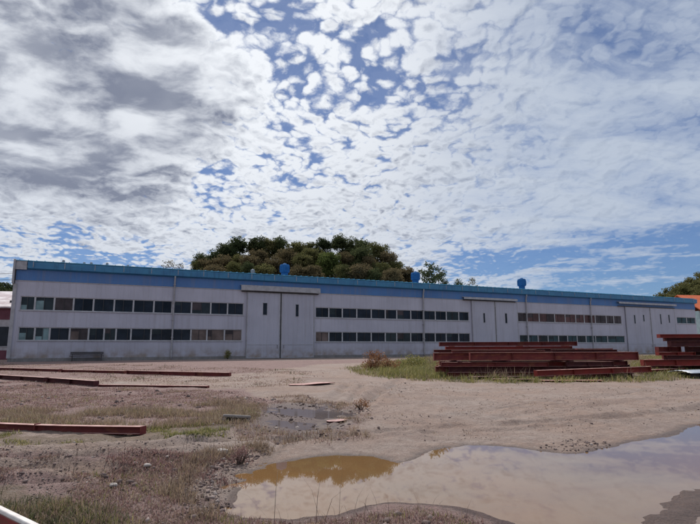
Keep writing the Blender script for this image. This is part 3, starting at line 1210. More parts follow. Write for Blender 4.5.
# hollow concrete chunk and rusty plate
p = ghit(236, 424)
o = empty('concrete_chunk', (p.x, p.y, hz(p.x, p.y) - .11), R(10))
tag(o, 'broken hollow concrete block lying left of the small grey puddle', 'concrete block')
mb = MB()
mb.box(-.30, .30, .0, .30, .26, .34)
mb.box(-.30, -.22, .0, .30, 0, .258)
mb.box(.20, .29, .02, .31, 0, .258)
mb.box(-.22, .20, .24, .31, 0, .258)
o.scale = (.95, .9, .8)
o.rotation_euler = (R(-6), R(5), R(14))
mb.build('body', MAT['concrete'], o, bevel=.03)
for (x, y, s, rz, lab) in ((310, 385.0, 1.0, .1, 'flat rusty plate lying on the sandy track in mid yard'), (338, 421, .30, .3, 'small rusty plate beside the grey puddle')):
    p = ghit(x, y)
    o = empty('rusty_plate', (p.x, p.y, hz(p.x, p.y) + .012), rz)
    tag(o, lab, 'metal plate')
    mb = MB()
    nn = 10
    ptsT = []
    for i in range(nn):
        an = 2 * math.pi * i / nn
        rr = s * random.uniform(.75, 1.05)
        ptsT.append((rr * 1.0 * math.cos(an), rr * .55 * math.sin(an), 0.012 + .05 * s * (math.cos(an) > .3)))
    n0 = len(mb.v)
    mb.v += [(x_, y_, z_ - .02) for (x_, y_, z_) in ptsT] + ptsT + [(0, 0, .03)]
    for i in range(nn):
        j = (i + 1) % nn
        mb.f.append((i, j, nn + j, nn + i))
        mb.f.append((nn + i, nn + j, 2 * nn))
        mb.m += [0, 0]
    mb.build('sheet', STEEL['d' if s < .5 else 'm'], o)

# ------------------------------------------------------------------ scattered plants and stones


def scatter_poly(P, n):
    x0, y0 = P.min(0)
    x1, y1 = P.max(0)
    out = np.zeros((0, 2))
    while len(out) < n:
        q = np.stack([rng.uniform(x0, x1, 4 * n + 50), rng.uniform(y0, y1, 4 * n + 50)], -1)
        q = q[sdist(q[:, 0], q[:, 1], P) + .5 * fbm(q[:, 0], q[:, 1], .8, 3, 77) < 0]
        out = np.concatenate([out, q])
    return out[:n]


def blades(name, jobs, mat, kind='stuff', clump=7):
    """one mesh of bent tapering blades; jobs = (polygon, clumps, height, spread, width, patchiness)"""
    Vs, Fs, Ts = [], [], []
    base = 0
    for (P, n, hgt, spread, wid, patch) in jobs:
        c = scatter_poly(P, n)
        keep = vnoise(c[:, 0] * .9, c[:, 1] * .9, 41) + .6 * vnoise(c[:, 0] * 2.7, c[:, 1] * 2.7, 43) > patch
        c = c[keep]
        # not in the water
        s = np.minimum(sdist(c[:, 0], c[:, 1], PUD1), sdist(c[:, 0], c[:, 1], PUD2) + .1)
        c = c[s > .12]
        n = len(c)
        if not n:
            continue
        k = clump
        hcl = hgt * rng.uniform(.35, 1.15, n)
        tcl = rng.random(n)
        bx = np.repeat(c[:, 0], k) + rng.normal(0, spread, n * k)
        by = np.repeat(c[:, 1], k) + rng.normal(0, spread, n * k)
        bz = height(bx, by) - .01
        hh_ = np.repeat(hcl, k) * rng.uniform(.45, 1.1, n * k)
        an = rng.uniform(0, 2 * np.pi, n * k)
        lean = hh_ * rng.uniform(.1, 1.3, n * k)
        hh_ = hh_ * (1 - .25 * lean / hh_)
        w = wid * rng.uniform(.6, 1.3, n * k)
        dx, dy = np.cos(an), np.sin(an)
        wx, wy = -dy * w, dx * w
        # face blades every way
        tint = np.clip(np.repeat(tcl, k) * .65 + rng.random(n * k) * .45 - .05, 0, 1)
        v = np.zeros((n * k, 5, 3))
        v[:, 0] = np.stack([bx - wx, by - wy, bz], -1)
        v[:, 1] = np.stack([bx + wx, by + wy, bz], -1)
        mx, my, mz = bx + dx * lean * .35, by + dy * lean * .35, bz + hh_ * .62
        v[:, 2] = np.stack([mx + wx * .75, my + wy * .75, mz], -1)
        v[:, 3] = np.stack([mx - wx * .75, my - wy * .75, mz], -1)
        v[:, 4] = np.stack([bx + dx * lean, by + dy * lean, bz + hh_], -1)
        i0 = base + np.arange(n * k) * 5
        Fs.append(np.stack([i0, i0 + 1, i0 + 2], -1))
        Fs.append(np.stack([i0, i0 + 2, i0 + 3], -1))
        Fs.append(np.stack([i0 + 3, i0 + 2, i0 + 4], -1))
        Vs.append(v.reshape(-1, 3))
        Ts.append(np.repeat(tint, 5))
        base += n * k * 5
    me = array_mesh(name, np.concatenate(Vs), np.concatenate(Fs), mat, dict(tint=np.concatenate(Ts)))
    o = bpy.data.objects.new(name, me)
    COL.objects.link(o)
    return o


LEFT = gpoly([(-160, 384), (20, 381), (130, 388), (235, 392), (258, 402), (250, 424), (200, 432), (140, 424), (0, 419), (-160, 416)])
LEFTBACK = gpoly([(-160, 364), (100, 364), (240, 368), (330, 372), (300, 384), (235, 390), (130, 386), (20, 380), (-160, 376)])
BAND = gpoly([(-120, 408), (40, 410), (140, 412), (230, 402), (262, 410), (250, 430), (150, 432), (40, 425), (-120, 421)])
FRONT = gpoly([(-120, 448), (60, 454), (180, 452), (245, 462), (228, 492), (235, 510), (300, 514), (360, 502), (420, 497), (480, 507), (515, 530), (480, 580), (-200, 580), (-160, 470)])
PILEG = gpoly([(345, 370), (380, 363), (440, 358), (520, 358), (760, 356), (760, 376), (690, 380), (640, 383), (520, 385), (430, 382), (370, 377)])
MID = gpoly([(240, 400), (300, 396), (350, 402), (380, 420), (370, 440), (300, 444), (240, 444), (225, 430)])
SHORE = gpoly([(225, 500), (215, 480), (240, 460), (270, 448), (258, 446), (200, 455), (170, 490), (200, 515)])
SAND = gpoly([(330, 380), (430, 385), (640, 386), (760, 380), (760, 400), (640, 430), (520, 438), (430, 438), (380, 430), (360, 405)])
PILEL = gpoly([(385, 368), (440, 362), (450, 374), (470, 379), (420, 379), (380, 375)])
g = blades('dry_grass', [(LEFT, 6000, .08, .10, .005, .0), (BAND, 5200, .20, .09, .005, -.15), (FRONT, 4200, .08, .06, .003, .0), (GREEN[0], 700, .14, .06, .003, -.1),
                         (SHORE, 900, .17, .06, .004, 0), (MID, 1300, .16, .06, .005, .05), (PILEG, 3600, .30, .12, .012, -.05),
                         (LEFTBACK, 3600, .09, .16, .010, .0), (SAND, 1100, .045, .09, .004, .05), (SAND, 260, .10, .06, .006, .2)], MAT['drygrass'])
tag(g, 'dry straw coloured grass growing in patches over the yard', 'grass', kind='stuff')
g = blades('olive_grass', [(GREEN[0], 350, .13, .07, .003, -.1), (GREEN[1], 1500, .10, .06, .006, -.15), (PILEG, 13000, .34, .14, .011, -.35), (PILEL, 2200, .45, .12, .010, -.5),
                           (BAND, 2200, .14, .08, .005, .0), (LEFT, 1500, .09, .08, .006, .1), (FRONT, 700, .10, .05, .004, .2)], MAT['olive'])
tag(g, 'olive green grass at the foot of the steel piles and in the near left corner', 'grass', kind='stuff')
g = blades('green_weeds', [(GREEN[0], 1300, .11, .07, .0035, -.2), (GREEN[1], 800, .09, .07, .007, .0), (PILEG, 2600, .28, .12, .012, .0), (LEFTBACK, 300, .2, .1, .012, .2)], MAT['green'])
tag(g, 'green weeds below the long red beam and beside the piles', 'weeds', kind='stuff')
STRIP = gpoly([(30, 458), (120, 455), (240, 459), (255, 470), (228, 480), (150, 474), (40, 468)])
g = blades('purple_ground_cover', [(LEFT, 11000, .06, .12, .010, -.25), (LEFTBACK, 4200, .06, .16, .014, -.1), (FRONT, 9000, .055, .07, .006, .02), (STRIP, 1500, .08, .09, .006, -.1), (MID, 1600, .06, .08, .006, -.05)], MAT['purple'])
tag(g, 'purplish low ground cover left of the sandy track', 'ground cover', kind='stuff')
g = blades('dry_stalks', [(FRONT, 75, .55, .10, .0022, -9), (SHORE, 30, .4, .08, .0025, -9), (BAND, 120, .5, .1, .003, -9)], MAT['stalk'], clump=3)
tag(g, 'thin tall dry stalks standing over the stony ground', 'stalks', kind='stuff')
# reeds round the pile's foot
g = blades('tall_dry_weeds', [(gpoly([(434, 372), (470, 374), (640, 374), (645, 379), (520, 381), (440, 378)]), 800, .62, .10, .010, -.1),
                              (gpoly([(615, 360), (640, 358), (650, 366), (620, 372)]), 160, .7, .12, .012, -9),
                              (gpoly([(425, 362), (450, 360), (470, 374), (430, 374)]), 200, .8, .12, .012, -9)], MAT['drygrass'], clump=6)
tag(g, 'tall straw coloured weeds growing through the steel pile', 'weeds', kind='stuff')


TRK = gpoly([(-80, 440), (60, 441), (240, 434), (250, 455), (200, 456), (60, 456), (-80, 460)])


def stones(name, jobs, mat, label):
    """loose stones as one mesh of small irregular lumps"""
    ico = []
    t = (1 + 5 ** .5) / 2
    V0 = np.array([(-1, t, 0), (1, t, 0), (-1, -t, 0), (1, -t, 0), (0, -1, t), (0, 1, t), (0, -1, -t), (0, 1, -t), (t, 0, -1), (t, 0, 1), (-t, 0, -1), (-t, 0, 1)]) / 1.9
    F0 = np.array([(0, 11, 5), (0, 5, 1), (0, 1, 7), (0, 7, 10), (0, 10, 11), (1, 5, 9), (5, 11, 4), (11, 10, 2), (10, 7, 6), (7, 1, 8),
                   (3, 9, 4), (3, 4, 2), (3, 2, 6), (3, 6, 8), (3, 8, 9), (4, 9, 5), (2, 4, 11), (6, 2, 10), (8, 6, 7), (9, 8, 1)])
    Vs, Fs, Ts, base = [], [], [], 0
    for (P, n, s0, s1_, patch) in jobs:
        c = scatter_poly(P, n)
        c = c[vnoise(c[:, 0] * 1.3, c[:, 1] * 1.3, 91) > patch]
        s = sdist(c[:, 0], c[:, 1], PUD1)
        c = c[s > .0]
        n = len(c)
        r_ = s0 * (s1_ / s0) ** (rng.random(n) ** 2.2)
        z = height(c[:, 0], c[:, 1])
        v = V0[None] * r_[:, None, None] * rng.uniform(.65, 1.25, (n, 12, 1)) * rng.uniform(.6, 1.3, (n, 1, 3)) * np.array([1, 1, .7])
        v = v + np.stack([c[:, 0], c[:, 1], z + r_ * .2], -1)[:, None]
        Vs.append(v.reshape(-1, 3))
        Fs.append((F0[None] + base + 12 * np.arange(n)[:, None, None]).reshape(-1, 3))
        Ts.append(np.repeat(rng.random(n), 12))
        base += 12 * n
    me = array_mesh(name, np.concatenate(Vs), np.concatenate(Fs), mat, dict(tint=np.concatenate(Ts)))
    o = bpy.data.objects.new(name, me)
    COL.objects.link(o)
    tag(o, label, 'stones', kind='stuff')


MAT['stones'] = plant_mat('mixed_stones', [(0, (.09, .065, .06)), (.5, (.17, .125, .115)), (.9, (.25, .195, .18)), (1, (.40, .35, .32))], 0, .9)
stones('gravel', [(FRONT, 11000, .004, .016, -.35), (FRONT, 420, .015, .05, -.1), (GRAV[1], 200, .012, .05, -.05), (TRK, 1200, .005, .02, -.3), (MID, 1100, .010, .05, -.2), (SAND, 4500, .005, .018, -.2), (SAND, 350, .012, .04, 0),
                  (LEFT, 1200, .02, .08, 0), (ISLE, 250, .012, .04, -.5), (SHORE, 1200, .007, .035, -.4),
                  (gpoly([(530, 440), (600, 437), (605, 444), (560, 449), (532, 446)]), 160, .010, .035, -.5)], MAT['stones'],
       'loose grey and pinkish gravel strewn over the near ground')
for (x, y, s, lab) in ((222, 454, .10, 'pale square stone left of the muddy puddle'), (147, 471, .055, 'small white stone among the near rubble'),
                       (113, 491, .05, 'small pale stone on the near track'), (648, 520, .07, 'white stone in the shallow water at the near right')):
    p = ghit(x, y)
    z = hz(p.x, p.y)
    mb = MB()
    k = 9
    rings = [(.75, -.3), (1, .1), (.85, .55), (.35, .75)]
    for (rr, zz) in rings:
        for i in range(k):
            an = 2 * math.pi * i / k
            q = rr * s * random.uniform(.8, 1.15)
            mb.v.append((q * math.cos(an) * 1.2, q * math.sin(an), zz * s * random.uniform(.85, 1.1)))
    for j in range(3):
        for i in range(k):
            a, b_ = j * k + i, j * k + (i + 1) % k
            mb.f.append((a, b_, b_ + k, a + k))
            mb.m.append(0)
    mb.f.append(tuple(3 * k + i for i in range(k)))
    mb.m.append(0)
    so = mb.build('pale_stone', MAT['rubble'])
    so.scale = (.75, .75, .75)
    so.location = (p.x, p.y, max(z, -.03) + .02)
    tag(so, lab, 'stone')

# ------------------------------------------------------------------ trees


def leaf_mat(name, a, b, c):
    m, nt, bs = new_mat(name)
    oi = nt.node('ShaderNodeObjectInfo')
    t = nt.attr('tint')
    f = nt.math('ADD', nt.math('MULTIPLY', t, .6), nt.math('MULTIPLY', oi.outputs['Random'], .4))
    r_ = nt.node('ShaderNodeValToRGB')
    el = r_.color_ramp.elements
    el[0].color = (*a, 1)
    el[1].color = (*c, 1)
    e = el.new(.5)
    e.color = (*b, 1)
    nt.l.new(f, r_.inputs[0])
    nt.l.new(r_.outputs[0], bs.inputs['Base Color'])
    bs.inputs['Roughness'].default_value = .85
    bs.inputs['Specular IOR Level'].default_value = .06
    tr = nt.node('ShaderNodeBsdfTranslucent')
    nt.l.new(r_.outputs[0], tr.inputs[0])
    mx = nt.node('ShaderNodeMixShader')
    mx.inputs[0].default_value = .4
    nt.l.new(bs.outputs[0], mx.inputs[1])
    nt.l.new(tr.outputs[0], mx.inputs[2])
    nt.l.new(mx.outputs[0], nt.n['Material Output'].inputs[0])
    return m


LEAF = dict(dark=leaf_mat('dark_evergreen_leaves', (.032, .048, .024), (.065, .082, .036), (.11, .12, .055)),
            olive=leaf_mat('olive_leaves', (.065, .075, .030), (.125, .125, .05), (.19, .17, .075)),
            brown=leaf_mat('brownish_leaves', (.085, .070, .038), (.15, .12, .065), (.21, .17, .10)),
            bright=leaf_mat('fresh_green_leaves', (.06, .085, .025), (.11, .135, .042), (.16, .17, .06)))


def crown_mesh(name, mat, rad, hgt, nl, leaf, seed, lobes=9, dens=1.0):
    """leaf-sized faces spread through many uneven clumps; the crown sits above z = 0"""
    rg = np.random.default_rng(seed)
    Vs, Ts = [], []
    cen = []
    for i in range(lobes):
        an = rg.uniform(0, 2 * np.pi)
        rr = rad * .62 * math.sqrt(rg.random())
        zz = hgt * rg.uniform(.15, .85)
        q = 1 - abs(zz / hgt - .4) * .7
        cen.append((rr * math.cos(an) * q, rr * math.sin(an) * q, zz, rad * rg.uniform(.32, .55)))
    cen.append((0, 0, hgt * .72, rad * .5))
    cen = np.array(cen)
    per = rg.choice(len(cen), nl, p=cen[:, 3] ** 2 / (cen[:, 3] ** 2).sum())
    d = rg.normal(0, 1, (nl, 3))
    d /= np.linalg.norm(d, axis=1)[:, None]
    rr = cen[per, 3] * (rg.random(nl) ** .45) * rg.uniform(.8, 1.12, nl)
    c = cen[per, :3] + d * rr[:, None] * np.array([1, 1, .8])
    # gaps: carve by noise
    keep = np.array([mnoise.noise(Vector(p) * (1.6 / rad * 2.2) + Vector((seed, 0, 0))) > -.32 * dens for p in c])
    c = c[keep]
    per = per[keep]
    n = len(c)
    a = rg.normal(0, 1, (n, 3))
    a /= np.linalg.norm(a, axis=1)[:, None]
    b = np.cross(a, rg.normal(0, 1, (n, 3)))
    b /= np.linalg.norm(b, axis=1)[:, None]
    s = leaf * rg.uniform(.6, 1.3, (n, 1))
    V = np.stack([c - a * s, c + b * s * .55, c + a * s, c - b * s * .55], 1).reshape(-1, 3)
    Fq = np.arange(4 * n).reshape(n, 4)
    lob = rg.random(len(cen))
    t = np.clip(lob[per] * .6 + rg.random(n) * .4, 0, 1)
    return array_mesh(name, V, Fq, mat, dict(tint=np.repeat(t, 4)))


def trunk_mesh(seed, h, r_, rad, hgt):
    rd = random.Random(seed)
    mb = MB()
    pts = [(0, 0, -.6)]
    x = y = 0
    for k in range(1, 6):
        x += rd.uniform(-.12, .12)
        y += rd.uniform(-.12, .12)
        pts.append((x, y, (h + hgt * .6) * k / 5))
    mb.tube(pts, [r_ * (1 - .8 * i / 5) for i in range(6)], 7)
    for k in range(6):
        an = rd.uniform(0, 6.28)
        z0 = h * rd.uniform(.75, 1.3)
        e = (rad * .6 * math.cos(an), rad * .6 * math.sin(an), z0 + hgt * rd.uniform(.2, .5))
        mb.tube([(x * .4, y * .4, z0), (e[0] * .5, e[1] * .5, z0 + (e[2] - z0) * .6), e], [r_ * .45, r_ * .3, r_ * .1], 5)
    return mb.mesh('trunk', MAT['bark'], True)


PROTO = {}
for kind, variants in (('dark', 3), ('olive', 3), ('brown', 3), ('bright', 1)):
    for v in range(variants):
        rad = random.uniform(2.7, 3.3)
        hgt = random.uniform(4.6, 5.6)
        sd = hash((kind == 'dark', v)) % 50 + len(PROTO) * 7
        PROTO[(kind, v)] = (crown_mesh('crown', LEAF[kind], rad, hgt, 8000, .155, sd, 16, .7), trunk_mesh(sd, 2.2, .22, rad, hgt), hgt)


def hill_z(x, y):
    """the wooded knoll behind the factory"""
    c = HC
    dx = (x - c[0]) / (HRX if x < c[0] else HRX * .95)
    dy = (y - c[1]) / 26.0
    q = dx * dx + dy * dy
    return .6 + HH * max(0, 1 - q) ** .8 if q < 1 else .6


HC = (X_at(318, 112), 118.0)
HRX = 30.0
HH = 19.5
mb = MB()
nxh, nyh = 60, 50
for j in range(nyh + 1):
    for i in range(nxh + 1):
        x = HC[0] - 34 + 68 * i / nxh
        y = HC[1] - 30 + 60 * j / nyh
        z = hill_z(x, y) + (float(fbm([x], [y], .25, 3, 3)[0]) * 1.2 if hill_z(x, y) > .7 else -.3)
        mb.v.append((x, y, z - .1))
for j in range(nyh):
    for i in range(nxh):
        a = j * (nxh + 1) + i
        mb.f.append((a, a + 1, a + nxh + 2, a + nxh + 1))
        mb.m.append(0)
MAT['hill'] = simple('wooded_hill_floor', (.050, .045, .022), .95, scale=1.2, coord='Object', col2=(.025, .028, .013), bump=.6, bscale=3)
tag(mb.build('hill', MAT['hill'], smooth=True), kind='structure')


def tree(px, py_top, Y, kind, scale, label, group='trees on the knoll behind the factory', name='tree', var=None, onhill=True, zs=1.0):
    v = random.randrange(3 if kind != 'bright' else 1) if var is None else var
    cm, tm, hgt = PROTO[(kind, v)]
    p = at(px, py_top, Y)
    scale *= 1.12
    top = (1.4 + hgt * .98) * scale * zs
    z = p.z - top
    o = empty(name, (p.x, p.y, z), random.uniform(0, 6.28))
    tag(o, label, 'tree', group)
    c = bpy.data.objects.new('crown', cm)
    COL.objects.link(c)
    c.parent = o
    c.location = (0, 0, 1.4 * scale * zs)
    c.scale = (scale, scale, scale * zs)
    t = bpy.data.objects.new('trunk', tm)
    COL.objects.link(t)
    t.parent = o
    g_ = hill_z(p.x, p.y) if onhill else .6
    need = max(0, z - g_) + (1.4 + hgt * .45) * scale * zs
    t.location = (0, 0, -max(0, z - g_))
    t.scale = (scale, scale, need / (2.2 + hgt * .6))
    return o


CW = dict(dark='dark green', olive='olive', brown='brownish', bright='fresh green')
# (bearing, top, distance, kind, size, where)
KN = [
    (203, 255, 108, 'dark', .85, 'at the left foot of the wooded knoll'),
    (214, 251, 110, 'dark', .95, 'second from the left on the knoll'),
    (226, 245, 112, 'dark', 1.0, 'on the left shoulder of the knoll skyline'),
    (237, 239, 114, 'dark', 1.05, 'standing up at the left rise of the knoll skyline'),
    (250, 242, 116, 'olive', 1.0, 'on the knoll skyline above the small grey roof vent'),
    (262, 240, 116, 'dark', .95, 'on the knoll skyline left of the first blue vent'),
    (272, 241, 116, 'olive', .9, 'low on the skyline just left of the first blue vent'),
    (284, 239, 117, 'dark', 1.1, 'on the knoll skyline straight above the first blue vent'),
    (298, 240, 117, 'olive', 1.0, 'on the knoll skyline just right of the first blue vent'),
    (311, 238, 118, 'olive', 1.0, 'on the skyline in the middle of the knoll'),
    (322, 239, 118, 'dark', .9, 'on the skyline left of the highest treetop'),
    (340, 235, 118, 'dark', 1.15, 'forming the highest treetop of the knoll'),
    (354, 238, 117, 'dark', 1.05, 'on the skyline right of the highest treetop'),
    (367, 243, 116, 'dark', 1.0, 'on the right shoulder of the knoll skyline'),
    (378, 247, 114, 'olive', .95, 'stepping down the right shoulder of the knoll'),
    (389, 253, 112, 'brown', .95, 'on the right slope of the knoll'),
    (399, 259, 110, 'olive', .9, 'low on the right slope of the knoll'),
    (407, 265, 107, 'brown', .8, 'at the right foot of the knoll near the second blue vent'),
    (198, 261, 102, 'olive', .7, 'lowest at the left foot of the knoll'),
    (210, 259, 103, 'brown', .85, 'in front at the left foot of the knoll'),
    (224, 256, 104, 'brown', .95, 'in front below the left shoulder of the knoll'),
    (238, 251, 106, 'olive', 1.0, 'below the left rise of the skyline'),
    (250, 255, 104, 'brown', .95, 'behind the small grey roof vent'),
    (262, 250, 107, 'brown', 1.0, 'on the slope left of the first blue vent'),
    (273, 254, 104, 'brown', .9, 'just above the roof left of the first blue vent'),
    (287, 249, 107, 'brown', 1.0, 'on the slope above the first blue vent'),
    (300, 253, 105, 'olive', 1.0, 'on the slope right of the first blue vent'),
    (312, 249, 107, 'olive', 1.05, 'on the slope below the middle of the skyline'),
    (330, 250, 104, 'bright', 1.05, 'standing out lighter in the middle of the knoll'),
    (346, 251, 106, 'brown', 1.0, 'on the slope below the highest treetop'),
    (359, 251, 106, 'dark', 1.0, 'on the slope right below the highest treetop'),
    (372, 255, 105, 'brown', 1.0, 'on the slope below the right shoulder of the knoll'),
    (384, 260, 103, 'olive', .95, 'low in front on the right slope of the knoll'),
    (394, 265, 101, 'brown', .85, 'just above the roof on the right slope of the knoll'),
    (216, 264, 97, 'brown', .75, 'peeping over the roof at the left of the knoll'),
    (232, 262, 98, 'olive', .85, 'peeping over the roof left of the small grey vent'),
    (246, 264, 97, 'dark', .75, 'in the front row behind the small grey vent'),
    (262, 262, 98, 'olive', .85, 'in the front row between the grey vent and the first blue vent'),
    (297, 263, 98, 'brown', .9, 'in the front row just right of the first blue vent'),
    (313, 262, 98, 'brown', .9, 'in the front row left of the lighter tree'),
    (345, 264, 97, 'olive', .85, 'in the front row right of the lighter tree'),
    (360, 264, 97, 'brown', .85, 'in the front row below the right shoulder'),
    (375, 267, 96, 'dark', .8, 'in the front row low on the right slope'),
    (388, 270, 95, 'brown', .7, 'last in the front row before the second blue vent'),
]
for i, (px, yt, Y, k, s, where) in enumerate(KN):
    tree(px + random.uniform(-2, 2), yt + random.uniform(-2.5, 2.5), Y, k, s * random.uniform(.9, 1.12), '%s tree %s' % (CW[k], where), zs=random.uniform(.9, 1.15))
# open crowned trees right of the second vent and tips at the left
PROTO[('dark', 3)] = (crown_mesh('crown', LEAF['dark'], 2.3, 4.4, 1500, .16, 301, 8, .3), trunk_mesh(301, 2.2, .16, 2.3, 4.4), 4.4)
PROTO[('brown', 3)] = (crown_mesh('crown', LEAF['brown'], 2.0, 3.0, 500, .15, 305, 6, .2), trunk_mesh(305, 2.2, .12, 2.0, 3.0), 3.0)
gg = 'single trees beyond the roof'
tree(429, 259.5, 92, 'dark', 1.05, 'open crowned dark tree standing alone right of the second blue vent', gg, var=3, onhill=False)
tree(440, 266, 93, 'dark', .8, 'small open dark tree leaning on the right of the lone one', gg, var=3, onhill=False)
tree(458, 277, 92, 'dark', .6, 'tip of a small dark tree over the roof above the second doors', gg, var=3, onhill=False)
tree(472, 278, 92, 'brown', .7, 'tip of a small brownish tree over the roof left of the third blue vent', gg, var=3, onhill=False)
tree(167, 260, 88, 'brown', .75, 'thin brown treetop peeping over the roof by the downpipe', gg, var=3, onhill=False)
tree(178, 263, 88, 'brown', .6, 'low thin brown treetop between the downpipe and the knoll', gg, var=3, onhill=False)

# the wooded hill far off at the right and the one at the left: each reads as one mass


def far_wood(name, label, hillpts, Y, rows, seed, mat, hillname='hill'):
    """a ridge seen over the roofs, clad in tree crowns"""
    rd = np.random.default_rng(seed)
    pts = [at(px, py, Y) for px, py in hillpts]
    X = np.array([p.x for p in pts])
    Z = np.array([p.z for p in pts])
    mb_ = MB()
    nx_, ny_ = 40, 12
    for j in range(ny_ + 1):
        for i in range(nx_ + 1):
            x = X[0] + (X[-1] - X[0]) * i / nx_
            zt = np.interp(x, X, Z) - 5
            t = j / ny_
            mb_.v.append((x, Y - 55 + 110 * t, 1.0 + max(0, zt - 1.0) * math.sin(math.pi * t) ** .8))
    for j in range(ny_):
        for i in range(nx_):
            a = j * (nx_ + 1) + i
            mb_.f.append((a, a + 1, a + nx_ + 2, a + nx_ + 1))
            mb_.m.append(0)
    tag(mb_.build(hillname, MAT['hill'], smooth=True), kind='structure')
    Vs, Ts = [], []
    me0 = PROTO[('olive', 0)][0]
    vb = np.zeros(len(me0.vertices) * 3)
    me0.vertices.foreach_get('co', vb)
    vb = vb.reshape(-1, 4, 3)
    sub = rd.choice(len(vb), 900, replace=False)
    vb = vb[sub]
    for j in range(rows):
        t = .22 + .3 * j / max(1, rows - 1)
        x = X[0]
        while x < X[-1]:
            x += rd.uniform(2.2, 3.6)
            zt = np.interp(x, X, Z) - 5
            z = 1.0 + max(0, zt - 1) * math.sin(math.pi * t) ** .8
            s = rd.uniform(.75, 1.15)
            a = rd.uniform(0, 6.28)
            rot = np.array([[math.cos(a), -math.sin(a), 0], [math.sin(a), math.cos(a), 0], [0, 0, 1]])
            cc = vb.mean(1, keepdims=True)
            q = (cc + (vb - cc) * 1.8) * s @ rot.T + np.array([x, Y - 55 + 110 * t + rd.uniform(-1.5, 1.5), z + .3])
            Vs.append(q.reshape(-1, 3))
            Ts.append(np.repeat(np.clip(rd.random() * .6 + rd.random(len(vb)) * .4, 0, 1), 4))
    V = np.concatenate(Vs)
    me_ = array_mesh(name, V, np.arange(len(V)).reshape(-1, 4), mat, dict(tint=np.concatenate(Ts)))
    o_ = bpy.data.objects.new(name, me_)
    COL.objects.link(o_)
    tag(o_, label, 'wood', kind='stuff')


far_wood('distant_wood', 'green wood on the far hill behind the right end of the factory',
         [(640, 305), (652, 299), (662, 292.5), (675, 286), (688, 279), (700, 275), (730, 262), (780, 256), (820, 275)], 170, 9, 5, LEAF['olive'])
far_wood('distant_wood', 'dark wood on the far hill behind the left end of the factory',
         [(-120, 276), (-60, 273), (0, 282), (14, 286), (40, 297), (80, 310)], 190, 8, 6, LEAF['dark'])

# ------------------------------------------------------------------ bushes by the pile and the wall


def bush(px, py, rad, hgt, nl, leaf, mat, label, seed, cat='bush', name='dry_bush', pt=None):
    p = ghit(px, py) if pt is None else pt
    z = hz(p.x, p.y)
    o = empty(name, (p.x, p.y, z))
    tag(o, label, cat)
    cm = crown_mesh('foliage', mat, rad, hgt, nl, leaf, seed, 8, .6)
    c = bpy.data.objects.new('foliage', cm)
    COL.objects.link(c)
    c.parent = o
    mb = MB()
    rd = random.Random(seed)
    for k in range(9):
        an = rd.uniform(0, 6.28)
        q = rad * rd.uniform(.3, .8)
        mb.tube([(0, 0, -.05), (q * .4 * math.cos(an), q * .4 * math.sin(an), hgt * .4), (q * math.cos(an), q * math.sin(an), hgt * rd.uniform(.6, .95))],
                [.014, .009, .003], 5)
    mb.build('stems', MAT['bark'], o)


bush(374, 369.5, .95, .95, 2600, .045, MAT['brownbush'], 'reddish brown dry bush left of the big pile', 401)
bush(389, 371, .75, .55, 1400, .045, MAT['brownbush'], 'low brown dry bush beside the reddish one', 402)
bush(416, 369, 1.2, .50, 2200, .05, MAT['olive'], 'low olive weed mound between the dry bushes and the big pile', 403, name='weed_mound')
bush(443, 374, .6, .6, 1200, .04, MAT['brownbush'], 'small brown bush at the left end of the big pile', 404)
pw_ = C0 + fd * fac(226, 352)[0] + fn * .7
bush(226, 360, .55, .85, 700, .05, MAT['olive'], 'sparse green weed growing at the foot of the wall left of the first doors', 405, name='wall_weed', cat='weed', pt=pw_)
bush(240, 460, .24, .20, 800, .013, MAT['purple'], 'small reddish weed tuft on the left bank of the muddy puddle', 406, name='weed_tuft', cat='weed')
bush(361, 408, .35, .22, 500, .02, MAT['brownbush'], 'low reddish weed tuft right of the small grey puddle', 407, name='weed_tuft', cat='weed')

# ------------------------------------------------------------------ neighbours
# white roofed shed beyond the left end
p = at(-30, 360, 52)
sh = empty('neighbour_shed', (p.x, p.y, .6), R(8))
tag(sh, 'white roofed shed with maroon stripes beyond the left end of the factory', 'shed')
wx0, wx1 = -6.0, at(12.5, 360, 52).x - p.x + .4
mb = MB()
mb.box(wx0, wx1, 0, 10, 0, 5.1)
mb.build('wall', simple('pale_lilac_wall', (.42, .40, .43), .7, scale=2, stain=.5), sh)
mb = MB()
mb.box(wx0 - .01, wx1 + .01, -.04, -.003, 3.9, 5.1)
mb.box(wx0 - .01, wx1 + .01, -.04, -.003, .0, .9)
mb.build('maroon_band', simple('maroon_cladding', (.14, .035, .06), .6, scale=2), sh)
mb = MB()
mb.prism([(-.5, 5.0), (10.5, 7.6), (10.5, 7.75), (-.5, 5.15)], wx0 - .3, wx1 + .2)
rfm = mb.build('roof', simple('patchy_white_roof', (.62, .58, .60), .6, scale=1.1, col2=(.30, .22, .24)), sh)
mb = MB()
for k in range(4):
    yy = 2 + 2 * k
    mb.box(wx1 - 2.4, wx1 - .5, yy, yy + .5, 5.0 + yy * .236 + .17, 5.0 + yy * .236 + .5)
mb.build('roof_clutter', MAT['steel_dark'], rfm)
mb = MB()
mb.box(wx1 - 2.6, wx1 - .6, -.05, -.02, 1.3, 3.2)
wo = mb.build('window', G['k'], sh)
mb = MB()
for (a, b_, c_, d_) in ((wx1 - 2.66, wx1 - 2.6, 1.24, 3.26), (wx1 - .6, wx1 - .54, 1.24, 3.26), (wx1 - 2.6, wx1 - .6, 3.2, 3.26), (wx1 - 2.6, wx1 - .6, 1.24, 1.3)):
    mb.box(a, b_, -.07, -.018, c_, d_)
mb.build('frame', MAT['frame'], wo)

